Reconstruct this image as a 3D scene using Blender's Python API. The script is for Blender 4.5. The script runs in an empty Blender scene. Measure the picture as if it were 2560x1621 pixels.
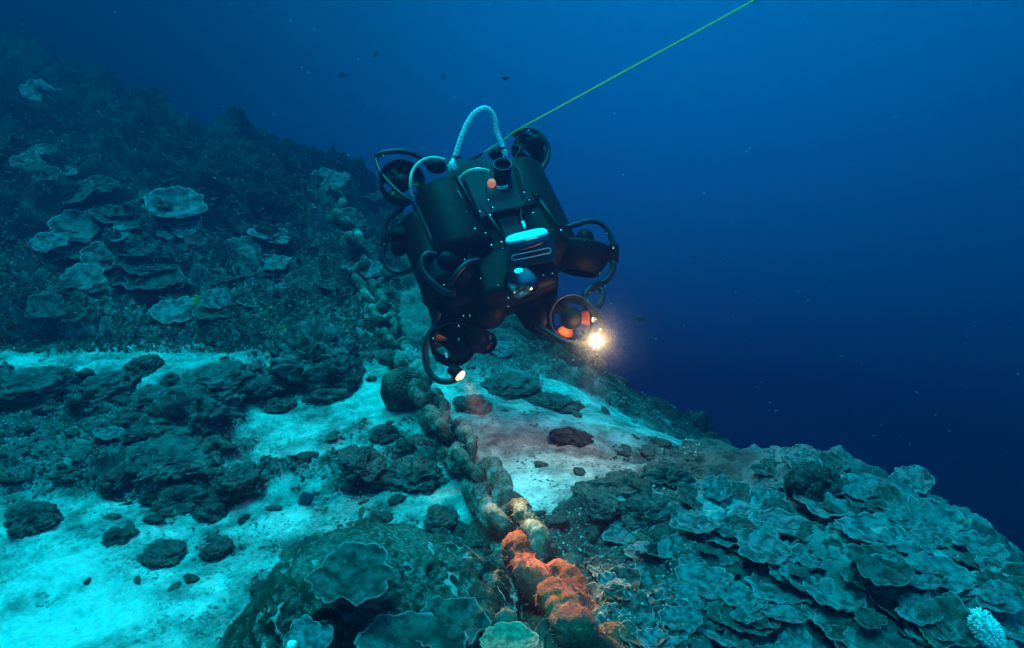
import bpy, math, random
import numpy as np
from mathutils import Vector, Matrix, noise as mnoise

random.seed(7)
rng = np.random.default_rng(7)
sc = bpy.context.scene
COL = sc.collection

# ------------------------------------------------------------------ camera
PITCH = math.radians(20.0)
FPX, CX, CY = 1730.0, 1280.0, 810.5          # focal length and centre of the 2560 x 1621 photograph
SP, CP = math.sin(PITCH), math.cos(PITCH)
cam_d = bpy.data.cameras.new("camera")
cam_d.sensor_width = 36.0
cam_d.lens = 36.0 * FPX / 2560.0
cam_d.clip_start = 0.05
cam_d.clip_end = 400.0
cam = bpy.data.objects.new("camera", cam_d)
COL.objects.link(cam)
cam.rotation_euler = (math.radians(90) - PITCH, 0, 0)
sc.camera = cam


def W(px, py, d):
    """world point that stands at depth d (metres along the view axis) behind pixel px, py"""
    xc = (px - CX) / FPX * d
    yc = (CY - py) / FPX * d
    return Vector((xc, d * CP + yc * SP, -d * SP + yc * CP))


def CV(r, u, t):
    """direction: right, up, towards the viewer -> world"""
    v = Vector((1, 0, 0)) * r + Vector((0, SP, CP)) * u + Vector((0, -CP, SP)) * t
    return v.normalized()


# ------------------------------------------------------------------ water light
world = bpy.data.worlds.new("World")
sc.world = world
world.use_nodes = True
nt = world.node_tree
nt.nodes.clear()
n_out = nt.nodes.new("ShaderNodeOutputWorld")
n_bg = nt.nodes.new("ShaderNodeBackground")
n_tc = nt.nodes.new("ShaderNodeTexCoord")
n_sep = nt.nodes.new("ShaderNodeSeparateXYZ")
n_ramp = nt.nodes.new("ShaderNodeValToRGB")
n_map = nt.nodes.new("ShaderNodeMapRange")
n_map.inputs["From Min"].default_value = -1.0
n_map.inputs["From Max"].default_value = 1.0
nt.links.new(n_tc.outputs["Generated"], n_sep.inputs[0])
nt.links.new(n_sep.outputs["Z"], n_map.inputs["Value"])
nt.links.new(n_map.outputs[0], n_ramp.inputs[0])
cr = n_ramp.color_ramp
WORLD_STOPS = [(0.0, (0.0, 0.010, 0.05)), (0.30, (0.0, 0.012, 0.12)), (0.46, (0.0, 0.17, 0.60)),
               (0.56, (0.0, 0.30, 0.85)), (0.70, (0.0, 0.24, 0.55)), (1.0, (0.0, 0.30, 0.50))]
cr.elements[0].position = WORLD_STOPS[0][0]
cr.elements[0].color = WORLD_STOPS[0][1] + (1,)
cr.elements[1].position = 1.0
cr.elements[1].color = WORLD_STOPS[-1][1] + (1,)
for p_, c_ in WORLD_STOPS[1:-1]:
    e = cr.elements.new(p_)
    e.color = c_ + (1,)
nt.links.new(n_ramp.outputs[0], n_bg.inputs[0])
n_bg.inputs[1].default_value = 1.0
n_mx = nt.nodes.new("ShaderNodeMapRange"); n_mx.interpolation_type = "SMOOTHSTEP"
n_mx.inputs["From Min"].default_value = -0.65; n_mx.inputs["From Max"].default_value = 0.30
n_mx.inputs["To Min"].default_value = 0.05; n_mx.inputs["To Max"].default_value = 2.1
nt.links.new(n_sep.outputs["X"], n_mx.inputs["Value"])
nt.links.new(n_mx.outputs[0], n_bg.inputs[1])
nt.links.new(n_bg.outputs[0], n_out.inputs[0])

sun_d = bpy.data.lights.new("sun", "SUN")
sun_d.energy = 5.0
sun_d.angle = math.radians(38)
sun_d.color = (0.0, 0.86, 1.0)
sun = bpy.data.objects.new("sun", sun_d)
COL.objects.link(sun)
sun_dir = Vector((-0.22, 0.22, 1.0)).normalized()      # towards the light
sun.rotation_euler = sun_dir.to_track_quat("Z", "Y").to_euler()

sc.view_settings.view_transform = "Standard"
sc.view_settings.look = "None"
sc.view_settings.exposure = 0.95
sc.view_settings.gamma = 1.0
sc.cycles.max_bounces = 5
sc.cycles.volume_bounces = 0
sc.cycles.use_denoising = True
sc.cycles.sample_clamp_indirect = 4.0

HAZE_DENSITY = 0.255
HAZE_SCATTER = (0.06, 0.042, 0.102)
HAZE_CLEAR = (0.0, 0.044, 0.051)


# ------------------------------------------------------------------ noise
def _hash(ix, iy, iz):
    h = (ix * 374761393 + iy * 668265263 + iz * 2147483647 + 1013904223) & 0xFFFFFFFF
    h = ((h ^ (h >> 13)) * 1274126177) & 0xFFFFFFFF
    h = ((h ^ (h >> 16)) * 2246822519) & 0xFFFFFFFF
    return ((h ^ (h >> 15)) & 0xFFFFFF) / float(0xFFFFFF) * 2 - 1


def vn(p):
    p = np.asarray(p, float)
    i = np.floor(p).astype(np.int64)
    f = p - i
    f = f * f * f * (f * (f * 6 - 15) + 10)
    x, y, z = i[:, 0], i[:, 1], i[:, 2]
    fx, fy, fz = f[:, 0], f[:, 1], f[:, 2]
    out = 0
    for dx in (0, 1):
        wx = fx if dx else 1 - fx
        for dy in (0, 1):
            wy = fy if dy else 1 - fy
            for dz in (0, 1):
                wz = fz if dz else 1 - fz
                out = out + wx * wy * wz * _hash(x + dx, y + dy, z + dz)
    return out


def fbm(p, s, o=4, off=0.0, ridge=False, gain=0.5):
    p = np.asarray(p, float) * s + off
    a, out, tot = 1.0, 0, 0
    for k in range(o):
        n = vn(p)
        if ridge:
            n = 1 - 2 * np.abs(n)
        out = out + a * n
        tot += a
        a *= gain
        p = p * 2.03 + 17.3
    return out / tot


def smooth(a, b, x):
    t = np.clip((x - a) / (b - a), 0, 1)
    return t * t * (3 - 2 * t)


# ------------------------------------------------------------------ mesh helpers
def mk(name, V, Fc, mat, parent=None, smooth_=True, loc=None, attrs=None):
    me = bpy.data.meshes.new(name)
    V = np.asarray(V, np.float32)
    if loc is not None:
        V = V - np.asarray(loc, np.float32)
    me.from_pydata(V.tolist(), [], [tuple(map(int, f)) for f in Fc])
    me.materials.append(mat)
    if smooth_:
        me.polygons.foreach_set("use_smooth", [True] * len(me.polygons))
    if attrs:
        for k, a in attrs.items():
            at = me.attributes.new(k, "FLOAT", "POINT")
            at.data.foreach_set("value", np.asarray(a, np.float32))
    me.update()
    o = bpy.data.objects.new(name, me)
    COL.objects.link(o)
    if parent is not None:
        o.parent = parent
    elif loc is not None:
        o.location = loc
    return o


def tag(o, label=None, cat=None, group=None, kind=None):
    if label: o["label"] = label
    if cat: o["category"] = cat
    if group: o["group"] = group
    if kind: o["kind"] = kind
    return o


def join(parts):
    V, Fc, n = [], [], 0
    for v, f in parts:
        V.append(np.asarray(v, float))
        Fc += [tuple(i + n for i in q) for q in f]
        n += len(v)
    return np.vstack(V), Fc


def catmull(pts, n=8, closed=False):
    P = [np.array(p, float) for p in pts]
    m = len(P)
    out = []
    rngk = range(m if closed else m - 1)
    for i in rngk:
        if closed:
            p0, p1, p2, p3 = P[(i - 1) % m], P[i], P[(i + 1) % m], P[(i + 2) % m]
        else:
            p1, p2 = P[i], P[i + 1]
            p0 = P[i - 1] if i > 0 else 2 * p1 - p2
            p3 = P[i + 2] if i + 2 < m else 2 * p2 - p1
        for k in range(n):
            t = k / n
            out.append(0.5 * ((2 * p1) + (-p0 + p2) * t + (2 * p0 - 5 * p1 + 4 * p2 - p3) * t * t + (-p0 + 3 * p1 - 3 * p2 + p3) * t ** 3))
    if not closed:
        out.append(P[-1])
    return np.array(out)


def tube(path, r, seg=12, closed=False, cap=True):
    path = np.asarray(path, float)
    n = len(path)
    r = np.broadcast_to(np.asarray(r, float), (n,)) if np.ndim(r) <= 1 else r
    if closed:
        T = np.roll(path, -1, 0) - np.roll(path, 1, 0)
    else:
        T = np.gradient(path, axis=0)
    T /= np.linalg.norm(T, axis=1)[:, None] + 1e-12
    ref = np.array([0, 0, 1.0]) if abs(T[0][2]) < 0.9 else np.array([1.0, 0, 0])
    N = np.cross(T[0], ref); N /= np.linalg.norm(N)
    Ns = [N]
    for i in range(1, n):
        v = Ns[-1] - T[i] * np.dot(Ns[-1], T[i])
        Ns.append(v / (np.linalg.norm(v) + 1e-12))
    Ns = np.array(Ns)
    B = np.cross(T, Ns)
    a = np.linspace(0, 2 * math.pi, seg, endpoint=False)
    V = path[:, None, :] + r[:, None, None] * (np.cos(a)[None, :, None] * Ns[:, None, :] + np.sin(a)[None, :, None] * B[:, None, :])
    V = V.reshape(-1, 3)
    Fc = []
    shift = 0
    if closed:                       # match the frame of the last ring to the first
        d0, d1 = np.dot(Ns[0], Ns[-1]), np.dot(Ns[0], B[-1])
        shift = int(round(math.atan2(d1, d0) / (2 * math.pi) * seg))
    for i in range(n if closed else n - 1):
        j = (i + 1) % n
        s = shift if (closed and i == n - 1) else 0
        for k in range(seg):
            k2 = (k + 1) % seg
            if s:
                Fc.append((i * seg + (k + s) % seg, i * seg + (k2 + s) % seg, j * seg + k2, j * seg + k))
            else:
                Fc.append((i * seg + k, i * seg + k2, j * seg + k2, j * seg + k))
    if cap and not closed:
        Fc.append(tuple(range(seg))[::-1])
        Fc.append(tuple((n - 1) * seg + k for k in range(seg)))
    return V, Fc


def frame_from(axis, up=None):
    z = np.array(axis, float); z /= np.linalg.norm(z)
    ref = np.array(up, float) if up is not None else (np.array([0, 0, 1.0]) if abs(z[2]) < 0.9 else np.array([0, 1.0, 0]))
    x = np.cross(ref, z); x /= np.linalg.norm(x)
    y = np.cross(z, x)
    return np.array([x, y, z])


def lathe(profile, c, axis, seg=40, closed=False, scale=(1, 1)):
    """profile = [(radius, height)], turned about axis at c"""
    M = frame_from(axis)
    c = np.array(c, float)
    V, Fc = [], []
    m = len(profile)
    for (r, h) in profile:
        for k in range(seg):
            a = 2 * math.pi * k / seg
            V.append(c + M[0] * (r * math.cos(a) * scale[0]) + M[1] * (r * math.sin(a) * scale[1]) + M[2] * h)
    for i in range(m if closed else m - 1):
        j = (i + 1) % m
        for k in range(seg):
            k2 = (k + 1) % seg
            Fc.append((i * seg + k, i * seg + k2, j * seg + k2, j * seg + k))
    if not closed:
        if profile[0][0] > 1e-6: Fc.append(tuple(range(seg))[::-1])
        if profile[-1][0] > 1e-6: Fc.append(tuple((m - 1) * seg + k for k in range(seg)))
    return np.array(V), Fc


def ellipsoid(c, axes, radii, nu=28, nv=16):
    M = np.array(axes)
    V, Fc = [], []
    for j in range(nv + 1):
        t = math.pi * j / nv
        for i in range(nu):
            a = 2 * math.pi * i / nu
            p = np.array([math.sin(t) * math.cos(a), math.sin(t) * math.sin(a), math.cos(t)]) * np.array(radii)
            V.append(np.array(c) + p @ M)
    for j in range(nv):
        for i in range(nu):
            Fc.append((j * nu + i, (j + 1) * nu + i, (j + 1) * nu + (i + 1) % nu, j * nu + (i + 1) % nu))
    return np.array(V), Fc


def rbox(c, axes, half, r, n=5):
    """box with rounded edges"""
    M = np.array(axes, float)
    half = np.array(half, float)
    r = min(r, half.min() * 0.98)
    V, Fc = [], []
    th = []
    for q in (0, 1):
        th += [q * math.pi / 2 + 1e-3 + (math.pi / 2 - 2e-3) * k / (n - 1) for k in range(n)]
    ph = []
    for q in range(4):
        ph += [q * math.pi / 2 + 1e-3 + (math.pi / 2 - 2e-3) * k / (n - 1) for k in range(n)]
    nu = len(ph)
    for t in th:
        for a in ph:
            s = np.array([math.sin(t) * math.cos(a), math.sin(t) * math.sin(a), math.cos(t)])
            V.append(np.array(c) + (np.sign(s) * (half - r) + s * r) @ M)
    for j in range(len(th) - 1):
        for i in range(nu):
            Fc.append((j * nu + i, (j + 1) * nu + i, (j + 1) * nu + (i + 1) % nu, j * nu + (i + 1) % nu))
    Fc.append(tuple(range(nu)))
    Fc.append(tuple((len(th) - 1) * nu + i for i in range(nu))[::-1])
    return np.array(V), Fc


def prism(front, normal, depth):
    """front polygon (3-D points) pushed back along -normal by depth"""
    P = np.array([np.array(p, float) for p in front])
    n = np.array(normal, float); n /= np.linalg.norm(n)
    m = len(P)
    V = np.vstack([P, P - n * depth])
    Fc = [tuple(range(m)), tuple(range(m, 2 * m))[::-1]]
    for i in range(m):
        j = (i + 1) % m
        Fc.append((i, m + i, m + j, j))
    return V, Fc


# ------------------------------------------------------------------ materials
def new_mat(name):
    m = bpy.data.materials.new(name)
    m.use_nodes = True
    t = m.node_tree
    b = t.nodes["Principled BSDF"]
    return m, t, b


def plain(name, col, rough=0.5, metal=0.0, emit=None, estr=0.0, bump=0.0, bscale=80, vary=0.0):
    m, t, b = new_mat(name)
    b.inputs["Base Color"].default_value = tuple(col) + (1,)
    b.inputs["Roughness"].default_value = rough
    b.inputs["Metallic"].default_value = metal
    if emit:
        b.inputs["Emission Color"].default_value = tuple(emit) + (1,)
        b.inputs["Emission Strength"].default_value = estr
    if bump or vary:
        tc = t.nodes.new("ShaderNodeTexCoord")
        nz = t.nodes.new("ShaderNodeTexNoise")
        nz.inputs["Scale"].default_value = bscale
        nz.inputs["Detail"].default_value = 5
        t.links.new(tc.outputs["Object"], nz.inputs["Vector"])
        if bump:
            bp = t.nodes.new("ShaderNodeBump")
            bp.inputs["Strength"].default_value = bump
            bp.inputs["Distance"].default_value = 0.004
            t.links.new(nz.outputs["Fac"], bp.inputs["Height"])
            t.links.new(bp.outputs[0], b.inputs["Normal"])
        if vary:
            rp = t.nodes.new("ShaderNodeValToRGB")
            rp.color_ramp.elements[0].position = 0.35
            rp.color_ramp.elements[1].position = 0.68
            rp.color_ramp.elements[0].color = tuple(c * (1 - vary) for c in col) + (1,)
            rp.color_ramp.elements[1].color = tuple(min(1, c * (1 + vary)) for c in col) + (1,)
            t.links.new(nz.outputs["Fac"], rp.inputs[0])
            t.links.new(rp.outputs[0], b.inputs["Base Color"])
            mr = t.nodes.new("ShaderNodeMapRange")
            mr.inputs["To Min"].default_value = max(0.05, rough - 0.12)
            mr.inputs["To Max"].default_value = min(1, rough + 0.15)
            t.links.new(nz.outputs["Fac"], mr.inputs["Value"])
            t.links.new(mr.outputs[0], b.inputs["Roughness"])
    return m


def rock_nodes(t, coord, stops, scale=6.0, speck=(0.5, 0.55, 0.5), speck_amt=0.5, per_object=True, dust=0.35):
    """colour and height of encrusted reef rock"""
    N, L = t.nodes, t.links
    vec = coord
    if per_object:
        oi = N.new("ShaderNodeObjectInfo")
        ad = N.new("ShaderNodeVectorMath"); ad.operation = "ADD"
        ml = N.new("ShaderNodeMath"); ml.operation = "MULTIPLY"; ml.inputs[1].default_value = 37.0
        L.new(oi.outputs["Random"], ml.inputs[0])
        L.new(coord, ad.inputs[0]); L.new(ml.outputs[0], ad.inputs[1])
        vec = ad.outputs[0]
    n1 = N.new("ShaderNodeTexNoise"); n1.inputs["Scale"].default_value = scale; n1.inputs["Detail"].default_value = 9
    n1.inputs["Roughness"].default_value = 0.68; n1.inputs["Distortion"].default_value = 0.6
    L.new(vec, n1.inputs["Vector"])
    rp = N.new("ShaderNodeValToRGB")
    els = rp.color_ramp.elements
    els[0].position, els[0].color = stops[0][0], tuple(stops[0][1]) + (1,)
    els[1].position, els[1].color = stops[-1][0], tuple(stops[-1][1]) + (1,)
    for p, c in stops[1:-1]:
        e = els.new(p); e.color = tuple(c) + (1,)
    L.new(n1.outputs["Fac"], rp.inputs[0])
    n2 = N.new("ShaderNodeTexNoise"); n2.inputs["Scale"].default_value = scale * 9; n2.inputs["Detail"].default_value = 6
    n2.inputs["Roughness"].default_value = 0.75
    L.new(vec, n2.inputs["Vector"])
    th = N.new("ShaderNodeMapRange"); th.inputs["From Min"].default_value = 0.57; th.inputs["From Max"].default_value = 0.68
    th.inputs["To Max"].default_value = speck_amt
    L.new(n2.outputs["Fac"], th.inputs["Value"])
    mx = N.new("ShaderNodeMix"); mx.data_type = "RGBA"
    L.new(th.outputs[0], mx.inputs[0]); L.new(rp.outputs[0], mx.inputs[6]); mx.inputs[7].default_value = tuple(speck) + (1,)
    n3 = N.new("ShaderNodeTexNoise"); n3.inputs["Scale"].default_value = scale * 0.33; n3.inputs["Detail"].default_value = 3
    L.new(vec, n3.inputs["Vector"])
    pm = N.new("ShaderNodeMapRange"); pm.inputs["From Min"].default_value = 0.38; pm.inputs["From Max"].default_value = 0.62
    pm.inputs["To Min"].default_value = 0.30; pm.inputs["To Max"].default_value = 1.25
    L.new(n3.outputs["Fac"], pm.inputs["Value"])
    vm = N.new("ShaderNodeVectorMath"); vm.operation = "SCALE"
    L.new(mx.outputs[2], vm.inputs[0]); L.new(pm.outputs[0], vm.inputs["Scale"])
    geo = N.new("ShaderNodeNewGeometry"); sx = N.new("ShaderNodeSeparateXYZ"); L.new(geo.outputs["Normal"], sx.inputs[0])
    sm = N.new("ShaderNodeMath"); sm.operation = "MULTIPLY_ADD"; sm.inputs[1].default_value = 1.6
    L.new(n2.outputs["Fac"], sm.inputs[0]); L.new(sx.outputs["Z"], sm.inputs[2])
    sr_ = N.new("ShaderNodeMapRange"); sr_.inputs["From Min"].default_value = 1.62; sr_.inputs["From Max"].default_value = 2.0; sr_.inputs["To Max"].default_value = dust
    L.new(sm.outputs[0], sr_.inputs["Value"])
    mx = N.new("ShaderNodeMix"); mx.data_type = "RGBA"
    L.new(sr_.outputs[0], mx.inputs[0]); L.new(vm.outputs[0], mx.inputs[6]); mx.inputs[7].default_value = (0.45, 0.44, 0.38, 1)
    vo = N.new("ShaderNodeTexVoronoi"); vo.inputs["Scale"].default_value = scale * 5
    L.new(vec, vo.inputs["Vector"])
    hm = N.new("ShaderNodeMath"); hm.operation = "MULTIPLY_ADD"; hm.inputs[1].default_value = 0.35
    L.new(vo.outputs["Distance"], hm.inputs[0]); L.new(n2.outputs["Fac"], hm.inputs[2])
    h2 = N.new("ShaderNodeMath"); h2.operation = "MULTIPLY_ADD"; h2.inputs[1].default_value = 1.5
    L.new(n1.outputs["Fac"], h2.inputs[0]); L.new(hm.outputs[0], h2.inputs[2])
    return mx.outputs[2], h2.outputs[0]


def rock_mat(name, stops, scale=6.0, speck=(0.4, 0.45, 0.42), speck_amt=0.4, bump=1.0, dist=0.012, rough=0.9, rim=None, dust=0.6):
    m, t, b = new_mat(name)
    tc = t.nodes.new("ShaderNodeTexCoord")
    col, h = rock_nodes(t, tc.outputs["Object"], stops, scale, speck, speck_amt, dust=dust)
    if rim is not None:
        at = t.nodes.new("ShaderNodeAttribute"); at.attribute_name = "rim"
        nz = t.nodes.new("ShaderNodeTexNoise"); nz.inputs["Scale"].default_value = 40
        t.links.new(tc.outputs["Object"], nz.inputs["Vector"])
        ad = t.nodes.new("ShaderNodeMath"); ad.operation = "MULTIPLY_ADD"; ad.inputs[1].default_value = 0.10
        t.links.new(nz.outputs["Fac"], ad.inputs[0]); t.links.new(at.outputs["Fac"], ad.inputs[2])
        mr = t.nodes.new("ShaderNodeMapRange"); mr.inputs["From Min"].default_value = 1.005; mr.inputs["From Max"].default_value = 1.035
        t.links.new(ad.outputs[0], mr.inputs["Value"])
        n5 = t.nodes.new("ShaderNodeTexNoise"); n5.inputs["Scale"].default_value = 2.2
        t.links.new(tc.outputs["Object"], n5.inputs["Vector"])
        m5 = t.nodes.new("ShaderNodeMapRange"); m5.inputs["From Min"].default_value = 0.36; m5.inputs["From Max"].default_value = 0.50
        t.links.new(n5.outputs["Fac"], m5.inputs["Value"])
        m6 = t.nodes.new("ShaderNodeMath"); m6.operation = "MULTIPLY"
        t.links.new(mr.outputs[0], m6.inputs[0]); t.links.new(m5.outputs[0], m6.inputs[1])
        mr = m6
        mx = t.nodes.new("ShaderNodeMix"); mx.data_type = "RGBA"
        t.links.new(mr.outputs[0], mx.inputs[0]); t.links.new(col, mx.inputs[6]); mx.inputs[7].default_value = tuple(rim) + (1,)
        col = mx.outputs[2]
    t.links.new(col, b.inputs["Base Color"])
    b.inputs["Roughness"].default_value = rough
    b.inputs["Specular IOR Level"].default_value = 0.2
    bp = t.nodes.new("ShaderNodeBump"); bp.inputs["Strength"].default_value = bump; bp.inputs["Distance"].default_value = dist
    t.links.new(h, bp.inputs["Height"]); t.links.new(bp.outputs[0], b.inputs["Normal"])
    return m


DARK = [(0.30, (0.035, 0.045, 0.045)), (0.45, (0.11, 0.13, 0.12)), (0.56, (0.22, 0.26, 0.23)), (0.70, (0.42, 0.47, 0.42))]
MID = [(0.30, (0.04, 0.05, 0.04)), (0.45, (0.11, 0.12, 0.09)), (0.58, (0.20, 0.21, 0.16)), (0.75, (0.38, 0.38, 0.30))]
PALE = [(0.30, (0.14, 0.15, 0.12)), (0.45, (0.28, 0.29, 0.23)), (0.60, (0.42, 0.41, 0.34)), (0.78, (0.60, 0.58, 0.50))]
M_dark = rock_mat("dark_reef_rock", DARK, 7)
M_mid = rock_mat("reef_rubble", MID, 9)
M_pale = rock_mat("pale_rubble", PALE, 10, speck=(0.06, 0.07, 0.06), speck_amt=0.6)
M_plate = rock_mat("plate_coral", [(0.3, (0.24, 0.29, 0.30)), (0.5, (0.40, 0.46, 0.47)), (0.7, (0.55, 0.62, 0.62))], 8, rim=(0.90, 0.95, 0.90), bump=0.9, dist=0.02, dust=0.15)
M_plate_pale = rock_mat("pale_plate_coral", [(0.3, (0.16, 0.22, 0.20)), (0.5, (0.30, 0.36, 0.34)), (0.7, (0.45, 0.52, 0.50))], 8, rim=(0.95, 1.0, 1.0), bump=0.9, dist=0.02, dust=0.1)
M_plate_dark = rock_mat("dark_plate_coral", [(0.3, (0.08, 0.10, 0.09)), (0.5, (0.16, 0.20, 0.17)), (0.7, (0.26, 0.31, 0.27))], 8, rim=(0.60, 0.70, 0.65), bump=0.9, dist=0.02, dust=0.12)
M_plate_tan = rock_mat("tan_plate_coral", [(0.3, (0.30, 0.20, 0.11)), (0.5, (0.50, 0.36, 0.20)), (0.7, (0.65, 0.48, 0.30))], 14, speck=(0.8, 0.75, 0.6), speck_amt=0.5, rim=(0.75, 0.65, 0.5), bump=0.8, dist=0.006)
M_brain = rock_mat("lobed_coral", [(0.3, (0.05, 0.07, 0.05)), (0.5, (0.09, 0.11, 0.08)), (0.75, (0.15, 0.18, 0.14))], 5, bump=0.5, speck_amt=0.1)
M_chain = rock_mat("encrusted_iron", [(0.30, (0.02, 0.025, 0.012)), (0.43, (0.06, 0.075, 0.045)), (0.50, (0.15, 0.19, 0.13)), (0.56, (0.34, 0.40, 0.34)), (0.70, (0.60, 0.66, 0.62))], 17, speck=(0.55, 0.6, 0.55), speck_amt=0.5, bump=1.0, dist=0.01)
M_chain_rust = rock_mat("rusty_sponge_iron", [(0.28, (0.12, 0.010, 0.008)), (0.42, (0.50, 0.05, 0.045)), (0.54, (0.78, 0.15, 0.09)), (0.60, (0.92, 0.05, 0.02)), (0.64, (0.75, 0.20, 0.06)), (0.78, (0.95, 0.40, 0.24))], 20, speck=(0.95, 0.55, 0.28), speck_amt=0.6, bump=1.0, dist=0.008, dust=0.0)

# sea floor: sand and rock mixed by the "rock" attribute
M_floor, t, b = new_mat("sea_floor")
tc = t.nodes.new("ShaderNodeTexCoord")
col, h = rock_nodes(t, tc.outputs["Object"], [(0.30, (0.035, 0.045, 0.045)), (0.45, (0.10, 0.125, 0.11)), (0.57, (0.21, 0.25, 0.22)), (0.74, (0.40, 0.45, 0.40))], 4.0, (0.42, 0.45, 0.38), 0.45, per_object=False)
at = t.nodes.new("ShaderNodeAttribute"); at.attribute_name = "rock"
ns = t.nodes.new("ShaderNodeTexNoise"); ns.inputs["Scale"].default_value = 60; ns.inputs["Detail"].default_value = 8; ns.inputs["Roughness"].default_value = 0.8
t.links.new(tc.outputs["Object"], ns.inputs["Vector"])
sr = t.nodes.new("ShaderNodeValToRGB")
sr.color_ramp.elements[0].position = 0.36; sr.color_ramp.elements[0].color = (0.62, 0.61, 0.55, 1)
sr.color_ramp.elements[1].position = 0.52; sr.color_ramp.elements[1].color = (0.92, 0.91, 0.84, 1)
t.links.new(ns.outputs["Fac"], sr.inputs[0])
nb = t.nodes.new("ShaderNodeTexNoise"); nb.inputs["Scale"].default_value = 11; nb.inputs["Detail"].default_value = 9; nb.inputs["Roughness"].default_value = 0.72
t.links.new(tc.outputs["Object"], nb.inputs["Vector"])
a1 = t.nodes.new("ShaderNodeMath"); a1.operation = "MULTIPLY_ADD"; a1.inputs[1].default_value = 2.2; a1.inputs[2].default_value = -1.1
t.links.new(nb.outputs["Fac"], a1.inputs[0])
a2 = t.nodes.new("ShaderNodeMath"); a2.operation = "ADD"
t.links.new(at.outputs["Fac"], a2.inputs[0]); t.links.new(a1.outputs[0], a2.inputs[1])
mr = t.nodes.new("ShaderNodeMapRange"); mr.inputs["From Min"].default_value = 0.32; mr.inputs["From Max"].default_value = 0.85
t.links.new(a2.outputs[0], mr.inputs["Value"])
mx = t.nodes.new("ShaderNodeMix"); mx.data_type = "RGBA"
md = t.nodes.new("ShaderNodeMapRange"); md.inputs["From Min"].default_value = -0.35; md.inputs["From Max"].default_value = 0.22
md.inputs["To Min"].default_value = 1.0; md.inputs["To Max"].default_value = 0.36  # dims rubbly sand; near left sand is painted brighter as if more lit
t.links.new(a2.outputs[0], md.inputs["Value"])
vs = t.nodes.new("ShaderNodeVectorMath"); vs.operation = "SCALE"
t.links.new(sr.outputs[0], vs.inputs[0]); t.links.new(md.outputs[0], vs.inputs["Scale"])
t.links.new(mr.outputs[0], mx.inputs[0]); t.links.new(vs.outputs[0], mx.inputs[6])
at2 = t.nodes.new("ShaderNodeAttribute"); at2.attribute_name = "turf"  # darkens far rock for algae and to fade it into the water
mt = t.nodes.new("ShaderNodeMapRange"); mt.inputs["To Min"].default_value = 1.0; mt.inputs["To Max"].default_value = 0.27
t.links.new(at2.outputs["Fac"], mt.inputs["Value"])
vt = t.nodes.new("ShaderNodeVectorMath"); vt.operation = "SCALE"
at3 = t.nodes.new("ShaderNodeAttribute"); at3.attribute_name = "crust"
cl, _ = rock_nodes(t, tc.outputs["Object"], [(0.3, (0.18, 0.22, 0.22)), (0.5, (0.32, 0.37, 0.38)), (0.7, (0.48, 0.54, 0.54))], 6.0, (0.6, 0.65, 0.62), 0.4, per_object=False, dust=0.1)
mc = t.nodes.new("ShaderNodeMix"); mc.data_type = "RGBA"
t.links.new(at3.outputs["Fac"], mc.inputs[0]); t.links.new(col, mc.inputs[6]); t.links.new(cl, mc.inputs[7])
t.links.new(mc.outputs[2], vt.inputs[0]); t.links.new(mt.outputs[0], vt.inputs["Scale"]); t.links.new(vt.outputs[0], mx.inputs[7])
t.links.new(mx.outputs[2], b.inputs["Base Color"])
b.inputs["Roughness"].default_value = 0.95
b.inputs["Specular IOR Level"].default_value = 0.1
bm1 = t.nodes.new("ShaderNodeMath"); bm1.operation = "MULTIPLY"
t.links.new(h, bm1.inputs[0]); t.links.new(mr.outputs[0], bm1.inputs[1])
bm2 = t.nodes.new("ShaderNodeMath"); bm2.operation = "MULTIPLY_ADD"; bm2.inputs[1].default_value = 0.5
t.links.new(ns.outputs["Fac"], bm2.inputs[0]); t.links.new(bm1.outputs[0], bm2.inputs[2])
bp = t.nodes.new("ShaderNodeBump"); bp.inputs["Strength"].default_value = 1.0; bp.inputs["Distance"].default_value = 0.015
t.links.new(bm2.outputs[0], bp.inputs["Height"]); t.links.new(bp.outputs[0], b.inputs["Normal"])

# ------------------------------------------------------------------ sea floor shape
GP = []                                               # x, y, z control points


def gp(u, v, d):
    p = W(u, v, d); GP.append((p.x, p.y, p.z))


def gz(u, v, z):
    k = (CY - v) / FPX
    d = z / (-SP + k * CP)
    gp(u, v, d)


for u, v in ((0, 1600), (350, 1500), (700, 1380), (0, 1250), (400, 1150), (600, 1100), (300, 950), (850, 1030), (0, 1000)):
    gz(u, v, -1.16)
for u, v, d in ((1050, 1200, 2.0), (1300, 1100, 2.2), (1450, 1050, 2.45), (1150, 1400, 1.62), 
                (1000, 1600, 1.3), (1560, 1590, 1.15), (1750, 1500, 1.25), (2100, 1450, 1.3), (2000, 1180, 1.72), (2000, 1300, 1.5), (2250, 1195, 1.6),
                (2410, 1315, 1.45), (2520, 1450, 1.32), (2560, 1600, 1.15), (1650, 1300, 1.6), (1500, 1330, 1.6), (1450, 1200, 1.9), (1780, 1210, 1.9),
                (0, 185, 7.0), (150, 190, 7.2), (330, 285, 7.5), (640, 390, 7.5), (850, 450, 7.5), (0, 430, 4.8), (200, 430, 4.9), (450, 480, 5.0),
                (200, 640, 3.75), (500, 640, 3.8), (0, 640, 3.6), (700, 700, 3.8), (0, 800, 3.2), (300, 810, 3.25), (650, 830, 3.25), (760, 880, 3.0),
                (1250, 900, 3.0),
                (900, 440, 8.0), (1050, 620, 5.0), (1200, 790, 3.8), (1400, 950, 3.0), (1600, 1065, 2.6), (1780, 1150, 2.3)):
    gp(u, v, d)
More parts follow.
